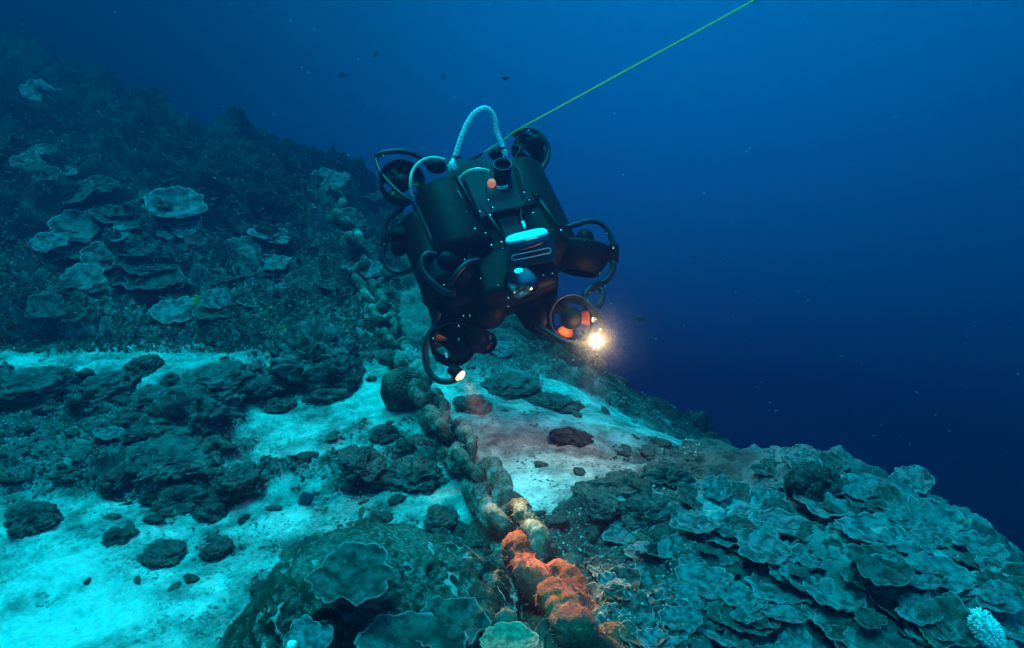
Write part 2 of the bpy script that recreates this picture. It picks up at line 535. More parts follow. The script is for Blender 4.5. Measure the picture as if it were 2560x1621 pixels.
CHAIN_PX = [(1500, 1720, 1.10), (1430, 1610, 1.22), (1375, 1500, 1.34), (1325, 1400, 1.47), (1265, 1310, 1.62), (1215, 1220, 1.79), (1160, 1140, 1.97), (1105, 1060, 2.17), (1055, 985, 2.40),
            (1010, 905, 2.67), (975, 840, 2.94), (940, 775, 3.2), (908, 715, 3.6), (875, 655, 4.15), (850, 600, 4.8), (822, 540, 5.7), (790, 475, 6.9)]
for u, v, d in CHAIN_PX:
    p = W(u, v, d); GP.append((p.x, p.y, p.z - 0.05))
for u, v, d in ((1500, 985, 4.6), (1620, 1060, 4.1), (1780, 1110, 3.6), (1350, 890, 5.2), (1150, 740, 6.5), (1700, 1130, 3.0), (1960, 1180, 2.8)):
    gp(u, v, d)
GP += [(2.2, 1.2, -2.0), (2.0, 2.2, -2.2), (0.8, 6.0, -3.2), (-0.6, 9.5, -4.0), (3.4, 2.0, -3.6), (3.5, 5.0, -4.6),
       (2.0, 9.0, -7.5), (8.0, 8.0, -11.0), (6.0, 1.0, -8.0), (1.7, 0.3, -1.9), (9.0, -6.0, -10.0), (3.0, -3.0, -3.5), (0.0, -3.0, -1.1), (0.6, 0.4, -0.9),
       (-3.0, 0.0, -1.15), (-3.0, -4.0, -1.0), (-6.0, 1.0, -0.4), (-6.0, 4.0, -0.25), (-10.0, 6.0, 0.2), (-9.0, 10.0, -0.3), (-5.0, 11.0, -1.9),
       (-2.5, 12.0, -4.0), (-9.0, 0.0, 0.0), (-9.0, -8.0, 0.0)]
GP = np.array(GP)


def rbf_fit(P, vals, eps=0.0):
    D = np.linalg.norm(P[:, None, :] - P[None, :, :], axis=2)
    n = len(P)
    A = np.zeros((n + 3, n + 3))
    A[:n, :n] = -D - eps * np.eye(n)
    A[:n, n] = 1; A[:n, n + 1:] = P
    A[n, :n] = 1; A[n + 1:, :n] = P.T
    return np.linalg.solve(A, np.concatenate([vals, np.zeros(3)]))


def rbf_eval(P, w, Q):
    out = np.zeros(len(Q))
    n = len(P)
    for s in range(0, len(Q), 20000):
        q = Q[s:s + 20000]
        r = np.sqrt(((q[:, None, :] - P[None, :, :]) ** 2).sum(2) + 0.01)
        out[s:s + 20000] = -r @ w[:n] + w[n] + q @ w[n + 1:]
    return out


Wz = rbf_fit(GP[:, :2], GP[:, 2], 0.02)


def zbase(x, y):
    return rbf_eval(GP[:, :2], Wz, np.column_stack([x, y]))


# how rocky the floor is: 1 reef, 0 sand; lower values paint the near left sand as more lit
RK = []
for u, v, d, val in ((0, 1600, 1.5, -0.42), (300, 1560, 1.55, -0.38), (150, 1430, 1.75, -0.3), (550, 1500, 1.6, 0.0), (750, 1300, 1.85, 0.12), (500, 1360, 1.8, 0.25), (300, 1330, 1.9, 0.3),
                     (60, 1200, 2.05, 0.5), (200, 1200, 2.1, 0.45), (400, 1080, 2.3, 0.7), (650, 1190, 2.1, 0.42), (900, 1190, 2.05, 0.55), (850, 1100, 2.25, 0.35), (620, 1050, 2.4, 0.1), (650, 980, 2.5, 0.15),
                     (100, 1000, 2.5, 0.6), (200, 930, 2.7, 0.8), (500, 950, 2.65, 0.7), (150, 865, 2.85, -0.2), (450, 860, 2.85, -0.15), (300, 850, 2.9, -0.15), (600, 885, 2.85, 0.1), (0, 850, 2.9, -0.15), (950, 1050, 2.35, 0.3), (930, 900, 2.7, 0.1), (1000, 1150, 2.1, 0.5),
                     (780, 900, 2.9, 0.9), (0, 780, 3.2, 0.95), (300, 790, 3.2, 0.95), (600, 800, 3.25, 0.95), (800, 850, 3.1, 0.9),
                     (1250, 1060, 2.3, -0.15), (1200, 1150, 2.1, -0.15), (1350, 1200, 2.0, -0.1), (1330, 1290, 1.8, -0.05), (1450, 1010, 2.7, -0.15), (1550, 1090, 2.45, -0.1), (1400, 1130, 2.15, -0.05), (1250, 980, 2.7, 0.0), (1500, 1170, 2.05, 0.0), (1620, 1120, 2.4, 0.2), (1150, 960, 2.6, 0.0),
                     (1250, 900, 3.0, 0.9), (1350, 930, 3.0, 0.5), (1700, 1150, 2.3, 0.8), (1500, 1330, 1.6, 0.85), (1450, 1420, 1.5, 0.85),
                     (1700, 1300, 1.6, 1.1), (2000, 1300, 1.5, 1.2), (2300, 1400, 1.4, 1.2), (1500, 1560, 1.2, 1.1), (1100, 1500, 1.4, 1.0), (900, 1560, 1.3, 0.9)):
    p = W(u, v, d); RK.append((p.x, p.y, val))
RK += [(-4, 5, 1.1), (-6, 7, 1.1), (-2, 6, 1.0), (-8, 3, 1.1), (1, 5, 1.0), (3, 3, 1.1), (4, 8, 1.1), (-1, 9, 1.0), (-3, 0.2, 0.2), (0, -2, 0.8), (3, -1, 1.0)]
RK = np.array(RK)
Wr = rbf_fit(RK[:, :2], RK[:, 2], 0.02)


def floor(x, y):
    x = np.atleast_1d(np.asarray(x, float)); y = np.atleast_1d(np.asarray(y, float))
    zb = zbase(x, y)
    P = np.column_stack([x, y, np.zeros_like(x)])
    rk = rbf_eval(RK[:, :2], Wr, np.column_stack([x, y]))
    rk = rk + 0.36 * fbm(P, 3.0, 4, 3.1) + 0.42 * fbm(P, 11.0, 4, 9.7)
    m = smooth(0.30, 0.62, rk)
    dist = np.sqrt(x * x + y * y)
    big = smooth(2.9, 4.5, dist + 0.0 * x)                       # the reef slope beyond the sand
    amp = 0.6 + 2.1 * big + 0.7 * smooth(0.8, 1.1, rk) * (1 - big)
    lump0 = smooth(0.8, 1.05, rk) * (1 - big)
    relief = 0.055 * fbm(P, 1.7, 3, 5.5) + 0.055 * (1 - 0.6 * lump0) * fbm(P, 4.3, 4, 1.5, ridge=True) + 0.030 * fbm(P, 13.0, 4, 8.5) + 0.012 * fbm(P, 40.0, 3, 2.5, ridge=True)
    led = fbm(P, 2.4, 2, 21.0)
    terr = (np.floor(led * 3) / 3 + smooth(0.0, 0.35, led * 3 - np.floor(led * 3)) / 3) * 0.07
    lump = smooth(0.8, 1.05, rk) * (1 - big)
    relief = relief + lump * (0.006 * fbm(P, 8.0, 3, 41.0) + 0.009 * fbm(P, 30.0, 3, 43.0, ridge=True) + 0.004 * fbm(P, 80.0, 2, 47.0))
    z = zb + m * (0.02 + amp * (relief + terr * (1.0 + 0.5 * big))) + (1 - m) * (0.030 * fbm(P, 4.0, 4, 4.4) + 0.010 * fbm(P, 18.0, 3, 6.6))
    return z, rk


def floor_z(x, y):
    return float(floor([x], [y])[0][0])


_ts = np.concatenate([np.arange(0.7, 5.0, 0.012), np.arange(5.0, 12, 0.04)])


def on_floor(u, v, dmin=0.7):
    """first point of the sea floor seen at photograph position u, v"""
    xs = (u - CX) / FPX * _ts
    yc = (CY - v) / FPX * _ts
    X, Y, Z = xs, _ts * CP + yc * SP, -_ts * SP + yc * CP
    zf, _ = floor(X, Y)
    hit = np.where((Z <= zf) & (_ts > dmin))[0]
    if len(hit) == 0:
        i = len(_ts) - 1
        return Vector((X[i], Y[i], zf[i])), _ts[i]
    i = hit[0]
    return Vector((X[i], Y[i], zf[i])), _ts[i]


az = np.concatenate([np.radians(np.linspace(-180, -52, 40, endpoint=False)), np.radians(np.linspace(-52, 52, 820, endpoint=False)), np.radians(np.linspace(52, 180, 40, endpoint=False))])
rad = np.concatenate([np.geomspace(0.25, 0.9, 40, endpoint=False), np.geomspace(0.9, 4.6, 620, endpoint=False), np.geomspace(4.6, 11.0, 150)])
AZ, RAD = np.meshgrid(az, rad)
X = (RAD * np.sin(AZ)).ravel(); Y = (RAD * np.cos(AZ)).ravel()
Z, RKV = floor(X, Y)
na, nr = len(az), len(rad)
V = np.column_stack([X, Y, Z])
V = np.vstack([V, [[0, 0, floor_z(0, 0)]]])
RKV = np.append(RKV, 0.6)
idx = np.arange(na * nr).reshape(nr, na)
q = np.stack([idx[:-1], np.roll(idx, -1, 1)[:-1], np.roll(idx, -1, 1)[1:], idx[1:]], -1).reshape(-1, 4)[:, ::-1]
TURF_FADE = np.maximum(smooth(3.0, 5.0, np.hypot(V[:, 0], V[:, 1])), smooth(0.0, 0.5, V[:, 1] - 2.2 + 0.5 * V[:, 0]) * smooth(-0.2, 0.3, V[:, 0]))  # distance dimming put into colour: dark algae, and far slope fading into water
tri = [(na * nr, (k + 1) % na, k) for k in range(na)]
me = bpy.data.meshes.new("sea_floor")
nq = len(q)
me.vertices.add(len(V)); me.vertices.foreach_set("co", V.astype(np.float32).ravel())
me.loops.add(nq * 4 + len(tri) * 3)
me.loops.foreach_set("vertex_index", np.concatenate([q.ravel(), np.array(tri).ravel()]).astype(np.int32))
me.polygons.add(nq + len(tri))
me.polygons.foreach_set("loop_start", np.concatenate([np.arange(nq) * 4, nq * 4 + np.arange(len(tri)) * 3]).astype(np.int32))
me.polygons.foreach_set("use_smooth", [True] * (nq + len(tri)))
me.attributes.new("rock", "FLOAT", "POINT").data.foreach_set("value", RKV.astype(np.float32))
CRUST = smooth(0.75, 1.0, RKV) * smooth(0.1, 0.3, V[:, 0]) * smooth(2.4, 2.1, V[:, 1]) * smooth(0.2, 0.6, V[:, 1])
me.attributes.new("crust", "FLOAT", "POINT").data.foreach_set("value", CRUST.astype(np.float32))
me.attributes.new("turf", "FLOAT", "POINT").data.foreach_set("value", TURF_FADE.astype(np.float32))
me.materials.append(M_floor)
me.update(); me.validate()
o = bpy.data.objects.new("sea_floor", me); COL.objects.link(o)
tag(o, "pale sand and rubble sea floor rising to a dark reef slope", kind="structure")

# water as a closed box of even haze
mh = bpy.data.materials.new("sea_water"); mh.use_nodes = True
t = mh.node_tree; t.nodes.clear()
vo = t.nodes.new("ShaderNodeVolumePrincipled"); ou = t.nodes.new("ShaderNodeOutputMaterial")
vo.inputs["Color"].default_value = HAZE_SCATTER + (1,)
vo.inputs["Absorption Color"].default_value = HAZE_CLEAR + (1,)
vo.inputs["Density"].default_value = HAZE_DENSITY
vo.inputs["Anisotropy"].default_value = 0.35
t.links.new(vo.outputs[0], ou.inputs["Volume"])
zlo = float(Z.min()) - 1.0
hb = [(x, y, z) for x in (-11.3, 11.3) for y in (-11.3, 11.3) for z in (zlo, 1.15)]
o = mk("haze", hb, [(0, 1, 3, 2), (4, 6, 7, 5), (0, 4, 5, 1), (2, 3, 7, 6), (0, 2, 6, 4), (1, 5, 7, 3)], mh, smooth_=False)
tag(o, "clear blue sea water", kind="stuff")


# ------------------------------------------------------------------ rocks
def rock_mesh(name, seed, mat, sub=4, sq=(1, 1, 0.7), rough=0.35, fine=0.12):
    import bmesh
    bm = bmesh.new()
    bmesh.ops.create_icosphere(bm, subdivisions=sub, radius=1.0)
    P = np.array([v.co[:] for v in bm.verts])
    d = 1 + rough * fbm(P, 1.3, 3, seed * 7.1) + fine * fbm(P, 5.0, 4, seed * 3.3, ridge=True) + fine * 0.4 * fbm(P, 14.0, 2, seed)
    P = P * d[:, None] * np.array(sq)
    for v, p in zip(bm.verts, P):
        v.co = p
    me = bpy.data.meshes.new(name)
    bm.to_mesh(me); bm.free()
    me.polygons.foreach_set("use_smooth", [True] * len(me.polygons))
    me.materials.append(mat)
    return me


rocks_dark = [rock_mesh("reef_rock", k, M_dark, 6, (1, 1, .8), 0.7, 0.2) for k in range(5)]
rocks_mid = [rock_mesh("rubble_stone", 10 + k, M_mid, 4, (1, .8, .5), 0.5, 0.18) for k in range(6)]
rocks_pale = [rock_mesh("rubble_stone", 20 + k, M_pale, 4, (1, .7, .4), 0.55, 0.16) for k in range(5)]


def place(me, name, loc, scale, rot, label, cat, group=None):
    o = bpy.data.objects.new(name, me)
    COL.objects.link(o)
    o.location = loc; o.scale = scale; o.rotation_euler = rot
    return tag(o, label, cat, group)


ROCKS = [  # u, v, half width px, half height px, label
    (463, 1035, 80, 62, "large black coral boulder between the two sand patches on the left"),
    (254, 968, 72, 34, "low dark coral rock behind the rubble flat on the left"),
    (358, 908, 40, 28, "small dark knob of rock at the back edge of the left sand band"),
    (88, 965, 80, 42, "dark rounded rock at the left edge of the photo below the sand band"),
    (790, 880, 100, 78, "broad black coral bommie standing between the reef and the lobed coral"),
    (835, 950, 55, 45, "dark knob leaning against the right foot of the black bommie"),
    (545, 960, 85, 34, "flat brown ledge of rock right of the large black coral boulder"),
    (524, 1268, 38, 26, "small dark stone with a white pebble beside it on the rubble flat"),
    (607, 1212, 50, 30, "brown humped stone at the right end of the rubble flat"),
    (441, 1142, 85, 28, "long low dark rock in the middle of the rubble flat"),
    (452, 1240, 52, 28, "dark hollowed rock at the front of the rubble flat"),
    (287, 1218, 32, 20, "small brown round rock in the left rubble flat"),
    (400, 1378, 45, 15, "flat dark clump lying on the bright foreground sand"),
    (551, 1372, 34, 22, "small pointed dark clump on bright sand left of the foreground boulder"),
    (83, 1290, 55, 32, "grey brown rock at the left edge beside the dark crevice"),
    (292, 1342, 27, 17, "round dark stone alone at the top of the bright sand"),
    (783, 1372, 30, 24, "grey stone pair at the upper left foot of the foreground boulder"),
    (309, 1052, 30, 17, "small black stone in front of the low dark coral rock"),
    (353, 1082, 36, 22, "pale topped stone left of the large black boulder's foot"),
    (1013, 1108, 22, 26, "dark upright stone left of the chain"),
    (968, 1088, 26, 16, "dark flat stone below the lobed coral"),
    (1045, 1190, 62, 36, "large dark rock pressed against the left side of the chain"),
    (995, 1244, 22, 20, "lone round stone on the sand left of the chain"),
    (1103, 1300, 42, 28, "dark lumpy rock between chain and foreground boulder"),
    (1432, 1092, 38, 22, "brown rock on the sand right of the chain"),
    (1562, 1206, 42, 18, "dark finger shaped rock at the right end of the sand"),
    (1672, 1188, 45, 30, "dark blue rock at the edge of the drop off"),
    (1609, 1272, 52, 32, "dark humped rock in front of the finger shaped rock"),
    (1500, 1262, 46, 30, "brown rock beside the front tip of the right sand patch"),
    (2040, 1195, 50, 52, "black rock under the highest point of the coral mound"),  # rock stands in for the shade of a cave
    (1180, 1010, 40, 16, "low dark stone on the sand below the robot"),
    (1380, 1010, 55, 18, "low brown rock at the back of the right sand patch"),
    (1260, 965, 60, 22, "dark rock behind the sand below the robot's right lamp"),
    (700, 1010, 40, 18, "pale edged flat stone on the middle sand"),
    (680, 960, 42, 20, "brown stone above the middle sand"),
    (905, 1150, 50, 25, "brown rubble block on the sand left of the dark rock by the chain"),
]
for i, (u, v, hw, hh, lab) in enumerate(ROCKS):
    p, d = on_floor(u, v + hh * 0.55)
    s = hw * d / FPX
    hgt = min(hh * d / FPX * 1.25, s * 1.3)
    place(rocks_dark[i % 5] if hw > 25 else rocks_mid[i % 6], "reef_rock", p + Vector((0, 0, hgt * 0.02)), (s * 1.1, s * 0.95, hgt), (0, 0, i * 1.3), lab, "rock")

# ------------------------------------------------------------------ the foreground boulder
bc = W(945, 1700, 1.32)


def boulder():
    import bmesh
    bm = bmesh.new()
    bmesh.ops.create_icosphere(bm, subdivisions=7, radius=1.0)
    P = np.array([v.co[:] for v in bm.verts])
    n = P.copy()
    d = 1 + 0.10 * fbm(P, 1.4, 3, 4.4) + 0.035 * fbm(P, 5.5, 4, 2.2) + 0.018 * fbm(P, 22, 3, 7.2, ridge=True)
    crack = np.abs(fbm(P, 2.1, 2, 11.0))
    d -= 0.05 * (1 - smooth(0.0, 0.05, crack))
    d += 0.03 * (1 - smooth(0.05, 0.10, crack)) * smooth(0.03, 0.06, crack)
    pale = (1 - smooth(0.06, 0.12, crack)) * smooth(0.03, 0.055, crack) * smooth(-0.15, 0.25, fbm(P, 2.6, 3, 55.0))
    pits = fbm(P, 5.0, 3, 31.0)
    d -= 0.03 * smooth(0.5, 0.62, pits)
    pale = np.maximum(pale, smooth(0.30, 0.42, pits) * (1 - smooth(0.50, 0.56, pits)))
    P = P * d[:, None] * np.array([0.29, 0.28, 0.285])
    for v, p in zip(bm.verts, P):
        v.co = p
    me = bpy.data.meshes.new("coral_boulder")
    bm.to_mesh(me); bm.free()
    me.polygons.foreach_set("use_smooth", [True] * len(me.polygons))
    me.attributes.new("rim", "FLOAT", "POINT").data.foreach_set("value", (pale * 1.08).astype(np.float32))
    return me


M_boulder = rock_mat("turf_boulder", [(0.3, (0.012, 0.025, 0.016)), (0.48, (0.04, 0.06, 0.04)), (0.6, (0.07, 0.10, 0.07)), (0.78, (0.18, 0.21, 0.17))], 14, speck=(0.25, 0.3, 0.25), speck_amt=0.6, rim=(0.42, 0.48, 0.44), bump=1.0, dist=0.01)
me = boulder(); me.materials.append(M_boulder)
place(me, "coral_boulder", bc, (1, 1, 1), (0, 0, 0.5), "huge dark green boulder with pale cracked crust in the bottom foreground left of the chain", "boulder")


# ------------------------------------------------------------------ plate corals
def plate_mesh(name, seed, mat, nrad=16, nang=120, lobes=0.30, cup=0.14, ruffle=0.09, th=0.028):
    r_ = np.random.default_rng(seed)
    ang = np.linspace(0, 2 * math.pi, nang, endpoint=False)
    circ = np.column_stack([np.cos(ang), np.sin(ang), np.full(nang, seed * 1.7)])
    R = 1 + lobes * fbm(circ, 1.3, 3, seed) + lobes * 0.30 * np.abs(np.sin(ang * r_.integers(3, 6) + r_.uniform(0, 6))) + 0.07 * fbm(circ, 6, 3, seed + 3, ridge=True)
    rr = np.linspace(0.0, 1, nrad) ** 0.8
    rr[0] = 0.02
    top, rim = [], []
    for r in rr:
        p = np.column_stack([np.cos(ang) * R * r, np.sin(ang) * R * r, np.zeros(nang)])
        z = cup * r ** 2 + ruffle * r ** 2 * fbm(np.column_stack([circ[:, 0] * 1.5, circ[:, 1] * 1.5, np.full(nang, r + seed)]), 2.0, 2, 3.0) + 0.02 * fbm(p, 6, 3, seed)
        p[:, 2] = z
        top.append(p); rim.append(np.full(nang, r))
    bot = [p - np.array([0, 0, th * (1.0 if i == nrad - 1 else 1.6)]) for i, p in enumerate(top)]
    V = np.vstack(top + bot[::-1])
    rim = np.concatenate(rim + rim[::-1])
    Fc = []
    m = nrad * 2
    for i in range(m - 1):
        for k in range(nang):
            k2 = (k + 1) % nang
            Fc.append((i * nang + k, (i + 1) * nang + k, (i + 1) * nang + k2, i * nang + k2))
    Fc.append(tuple(range(nang)))
    Fc.append(tuple((m - 1) * nang + k for k in range(nang))[::-1])
    me = bpy.data.meshes.new(name)
    me.from_pydata(V.tolist(), [], Fc)
    me.materials.append(mat)
    me.polygons.foreach_set("use_smooth", [True] * len(me.polygons))
    me.attributes.new("rim", "FLOAT", "POINT").data.foreach_set("value", rim.astype(np.float32))
    me.update()
    return me


PL = [plate_mesh("plate_coral", k + 1, M_plate, lobes=0.30 + 0.05 * (k % 4), ruffle=0.09 + 0.03 * (k % 3)) for k in range(12)]
PLB = [plate_mesh("plate_coral", k + 41, M_plate_pale, lobes=0.34, ruffle=0.07) for k in range(5)]
PLD = [plate_mesh("plate_coral", k + 21, M_plate_dark, lobes=0.38) for k in range(5)]


def plate(u, v, hw, hh, lab, dark=False, me=None, group=None, face=0.45, roll=0.0, lift=0.4, d=None, dd=0.0):
    if d is None:
        for _ in range(12):
            p, d = on_floor(u, v + hh * 0.3)
            if d < 2.6 or u < 1480: break
            v += 8
    d = d - dd
    s = hw * d / FPX
    # tilt so that the disc shows hh/hw of its width from the camera
    view = W(u, v, 1.0).normalized()
    want = min(0.97, hh / hw)
    el = math.asin(want)                                # angle between disc plane and the line of sight
    down = math.asin(-view.z)
    tilt = el - down                                    # lean towards the camera
    hor = Vector((-view.x, -view.y, 0)).normalized()
    nrm = (Vector((0, 0, 1)) * math.cos(tilt) + hor * math.sin(tilt)).normalized()
    side = hor.cross(Vector((0, 0, 1)))
    nrm = (nrm + side * roll).normalized()
    q_ = nrm.to_track_quat("Z", "Y")
    me = me or random.choice(PLD if dark else PL)
    o = bpy.data.objects.new("plate_coral", me)
    COL.objects.link(o)
    o.location = W(u, v, d)
    s /= 1.1
    o.scale = (s * random.uniform(0.85, 1.15), s * random.uniform(0.8, 1.1), s * random.uniform(0.7, 1.6))
    spin = Matrix.Rotation(random.uniform(0, 6.28), 4, "Z")
    o.rotation_euler = (q_.to_matrix().to_4x4() @ spin).to_euler()
    return tag(o, lab, "coral", group)


PLATES = [
    (72, 414, 36, 26, "pale rimmed plate coral under the long dark overhang at the left edge", 0),
    (192, 572, 62, 48, "broad ruffled plate coral, uppermost of the bright cluster on the left reef", 0),
    (120, 610, 38, 22, "small plate coral at the left end of the bright cluster", 0),
    (187, 634, 40, 22, "bright frilled plate coral in the middle of the left cluster", 0),
    (262, 640, 58, 46, "brightest plate coral at the right of the left cluster", 0),
    (209, 698, 60, 34, "large plate coral lowest in the bright left cluster", 0),
    (349, 623, 34, 22, "dark plate coral with a thin pale rim above the wide dark plate", 1),
    (388, 695, 70, 36, "wide dark plate coral with a thin pale rim on the left reef", 1),
    (426, 661, 32, 17, "small dark rimmed plate coral resting on the wide dark plate", 1),
    (435, 515, 70, 44, "large rough shelf of plate coral in the upper middle of the left reef", 0),
    (462, 568, 38, 26, "small rough plate coral hanging below the large rough shelf", 0),
    (822, 455, 52, 22, "flat round plate coral far back beside the chain", 0),
    (540, 752, 34, 25, "smooth blue grey plate coral behind the yellow green fish", 0),
    (115, 766, 44, 32, "dark plate coral with white outline low on the left reef", 1),
    (767, 693, 36, 28, "dark cup of plate coral left of the far chain", 1),
    (878, 548, 34, 22, "faint plate coral right of the far chain", 1),
    (922, 672, 36, 24, "faint round plate coral between the far chain and the robot", 0),
    (1320, 965, 38, 24, "pale cup coral on the dark slope below the robot's lit lamp", 0),
    (1254, 876, 32, 19, "small rimmed plate coral seen in the gap under the robot", 0),
    (102, 232, 40, 22, "hazy plate coral high on the left reef crest", 0),
    (440, 780, 55, 26, "thin ruffled plate coral left of the yellow green fish", 0),
    (330, 560, 44, 18, "low plate coral right of the bright cluster's top", 0),
    (600, 625, 50, 30, "mottled pale plate coral in the middle of the left reef", 0),
    (680, 660, 40, 22, "round pale coral knob shaped plate near the left reef foot", 0),
    (14, 930, 26, 24, "pale plate coral cut by the left edge of the photo", 0),
    (270, 1085, 36, 16, "small plate coral lying in the left rubble", 0),
]
for u, v, hw, hh, lab, dk in PLATES:
    plate(u, v, hw, hh, lab, bool(dk), dd=0.0007 * max(hw, 30), me=(PLD if dk else PLB if (u, v) in ((192, 572), (187, 634), (262, 640), (209, 698), (72, 414), (600, 625)) else PL)[random.randrange(5)])

MOUND = [
    (1914, 1258, 48, 40, "tall round plate coral at the left end of the mound's upper rim", 0),
    (2050, 1250, 78, 34, "widest plate coral spread over the top of the mound", 0),
    (2283, 1178, 42, 30, "upright plate coral on the skyline of the mound", 0),
    (2150, 1225, 60, 26, "plate coral behind the mound top rim", 0),
    (1738, 1316, 48, 20, "long low plate coral at the left foot of the mound", 0),
    (1800, 1340, 52, 24, "bright rimmed plate coral on the left side of the mound", 0),
    (1685, 1372, 34, 30, "small ear shaped plate coral on the left slope of the mound", 0),
    (1632, 1442, 48, 40, "green plate coral nearest the chain on the mound's left slope", 0),
    (1762, 1456, 50, 32, "scalloped plate coral in the middle of the left slope", 0),
    (1785, 1405, 60, 32, "dark centred plate coral with bright left rim", 1),
    (2037, 1400, 50, 24, "plate coral shading a green pocket in the middle of the mound", 0),
    (2446, 1372, 52, 26, "plate coral jutting from the right skyline of the mound", 0),
    (2358, 1560, 64, 50, "large rounded plate coral left of the white soft coral", 1),
    (2250, 1478, 32, 24, "small smooth plate coral near the white soft coral", 0),
    (2120, 1590, 74, 34, "smooth bright plate coral at the bottom edge of the photo", 0),
    (1557, 1572, 62, 46, "green plate coral with wavy white rim beside the orange chain link", 0),
    (1650, 1560, 60, 44, "dull green plate coral right of the wavy rimmed one", 0),
    (1790, 1222, 34, 28, "pale upright plate coral behind the mound's left shoulder", 0),
    (1715, 1206, 36, 15, "thin flat plate coral on the dark rock by the drop off", 0),
    (1960, 1320, 70, 24, "long plate coral under the widest plate of the mound top", 0),
    (2180, 1330, 80, 32, "broad flat plate coral on the right half of the mound", 0),
    (2330, 1300, 60, 30, "plate coral below the upright skyline plate", 0),
    (1900, 1370, 60, 28, "grey green plate coral in the centre left of the mound", 0),
    (2200, 1420, 70, 36, "dark plate coral right of the green pocket", 1),
    (1950, 1470, 70, 38, "wide plate coral in the lower middle of the mound", 0),
    (2350, 1440, 66, 32, "tilted plate coral on the right slope of the mound", 0),
    (2090, 1500, 60, 30, "plate coral with a yellow green lump beside it", 0),
    (1860, 1560, 60, 30, "green plate coral at the bottom of the mound's left half", 1),
    (2500, 1500, 50, 30, "plate coral at the right edge of the photo", 0),
    (2010, 1160, 44, 26, "highest plate coral on the peak of the mound", 0),
]
for u, v, hw, hh, lab, dk in MOUND:
    plate(u, v, hw * 1.15, hh * 1.15, lab, bool(dk))
# the many small overlapping plates between them


def mound_label(u, v, hw):
    dk = random.random() < 0.35
    side = "left" if u < 1850 else ("middle" if u < 2200 else "right")
    row = "lower" if v > 1470 else ("central" if v > 1320 else "upper")
    w_ = ("dark" if dk else "pale") + (" broad" if hw > 40 else " small")
    return f"{w_} scalloped plate coral overlapping others, {row} {side} of the foreground mound", dk, None, f"{w_} plates of the {row} {side} mound"


k = 0
tries = 0
while k < 235 and tries < 1500:
    tries += 1
    u = random.uniform(1480, 2560); v = random.uniform(1120, 1621)
    lim = 1110 + max(0, (u - 2000)) * 0.62 if u > 2000 else 1330 - (u - 1480) * 0.47
    if k % 4 == 0 and u > 1880: v = lim + random.uniform(-5, 55)
    elif v < lim + 10: continue
    hw = random.uniform(14, 46) * (0.8 + (v - 1100) / 900)
    plate(u, v, hw, hw * random.uniform(0.35, 0.75), *mound_label(u, v, hw),  roll=random.uniform(-0.25, 0.25))
    k += 1


def reef_label(u, v):
    dk = random.random() < 0.7
    side = "left edge" if u < 330 else ("middle" if u < 660 else "chain side")
    row = "upper" if v < 430 else ("mid height" if v < 620 else "lower")
    w_ = "dim dark" if dk else "faint grey"
    return f"{w_} little plate coral on the {row} {side} of the left reef slope", dk, None, f"{w_} plates, {row} {side} of the reef"


k = 0
while k < 90:
    cu, cv, ch = random.choice([q[:3] for q in PLATES[:24]])
    u = cu + random.gauss(0, 1) * (ch + 12); v = cv + random.gauss(0, 1) * (ch * 0.6 + 8)
    if v < 200 + u * 0.30 or v > 800 or u < 0 or u > 980: continue
    hw = random.uniform(0.35, 0.9) * ch
    plate(u, v, hw, hw * random.uniform(0.3, 0.6), *reef_label(u, v), roll=random.uniform(-0.3, 0.3))
    k += 1

# big plates on the boulder and next to the chain
BIG = plate_mesh("plate_coral", 55, M_plate_dark, 20, 160, 0.30, 0.12, 0.09, 0.025)
BIG2 = plate_mesh("plate_coral", 57, M_plate_tan, 20, 140, 0.22, 0.18, 0.09, 0.035)
BIG3 = plate_mesh("plate_coral", 58, M_plate_dark, 20, 160, 0.45, 0.12, 0.12, 0.025)
plate(1040, 1640, 150, 96, "big smooth dark green plate coral at the bottom edge below the boulder", me=BIG, d=1.02)
plate(1130, 1560, 100, 60, "dark green plate coral with scalloped rim tucked behind the bottom plate", me=BIG3, d=1.1)
plate(1272, 1608, 76, 46, "tan brown plate coral just left of the orange chain", me=BIG2, d=1.02)
plate(880, 1450, 110, 62, "blue grey crust of plate coral on the face of the boulder", me=BIG3, d=1.10)
plate(770, 1600, 60, 50, "blue grey frilled plate coral at the bottom left of the boulder", me=PL[3], d=1.02)


# ------------------------------------------------------------------ lobed coral head, soft corals
def lobed_head():
    import bmesh
    bm = bmesh.new()
    bmesh.ops.create_icosphere(bm, subdivisions=6, radius=1.0)
    P = np.array([v.co[:] for v in bm.verts])
    n = 420
    k = np.arange(n)
    ph = np.arccos(1 - 2 * (k + 0.5) / n); th = math.pi * (1 + 5 ** 0.5) * k
    C = np.column_stack([np.cos(th) * np.sin(ph), np.sin(th) * np.sin(ph), np.cos(ph)]) + rng.normal(0, 0.02, (n, 3))
    dmin = np.full(len(P), 9.0)
    for s in range(0, len(P), 4000):
        D = ((P[s:s + 4000, None, :] - C[None]) ** 2).sum(2)
        dmin[s:s + 4000] = np.sqrt(D.min(1))
    bump = np.sqrt(np.clip(1 - (dmin / 0.095) ** 2, 0, 1))
    d = 1 + 0.06 * bump + 0.10 * fbm(P, 1.2, 2, 8.0) - 0.10 * smooth(0.2, -0.9, P[:, 2])
    P = P * d[:, None]
    for v, p in zip(bm.verts, P): v.co = p
    me = bpy.data.meshes.new("lobed_coral"); bm.to_mesh(me); bm.free()
    me.polygons.foreach_set("use_smooth", [True] * len(me.polygons))
    me.materials.append(M_brain)
    return me


place(lobed_head(), "lobed_coral", W(1003, 982, 2.45), (0.072, 0.072, 0.088), (0, 0, 0.4), "round knobbly coral head like a cauliflower left of the chain under the robot", "coral")

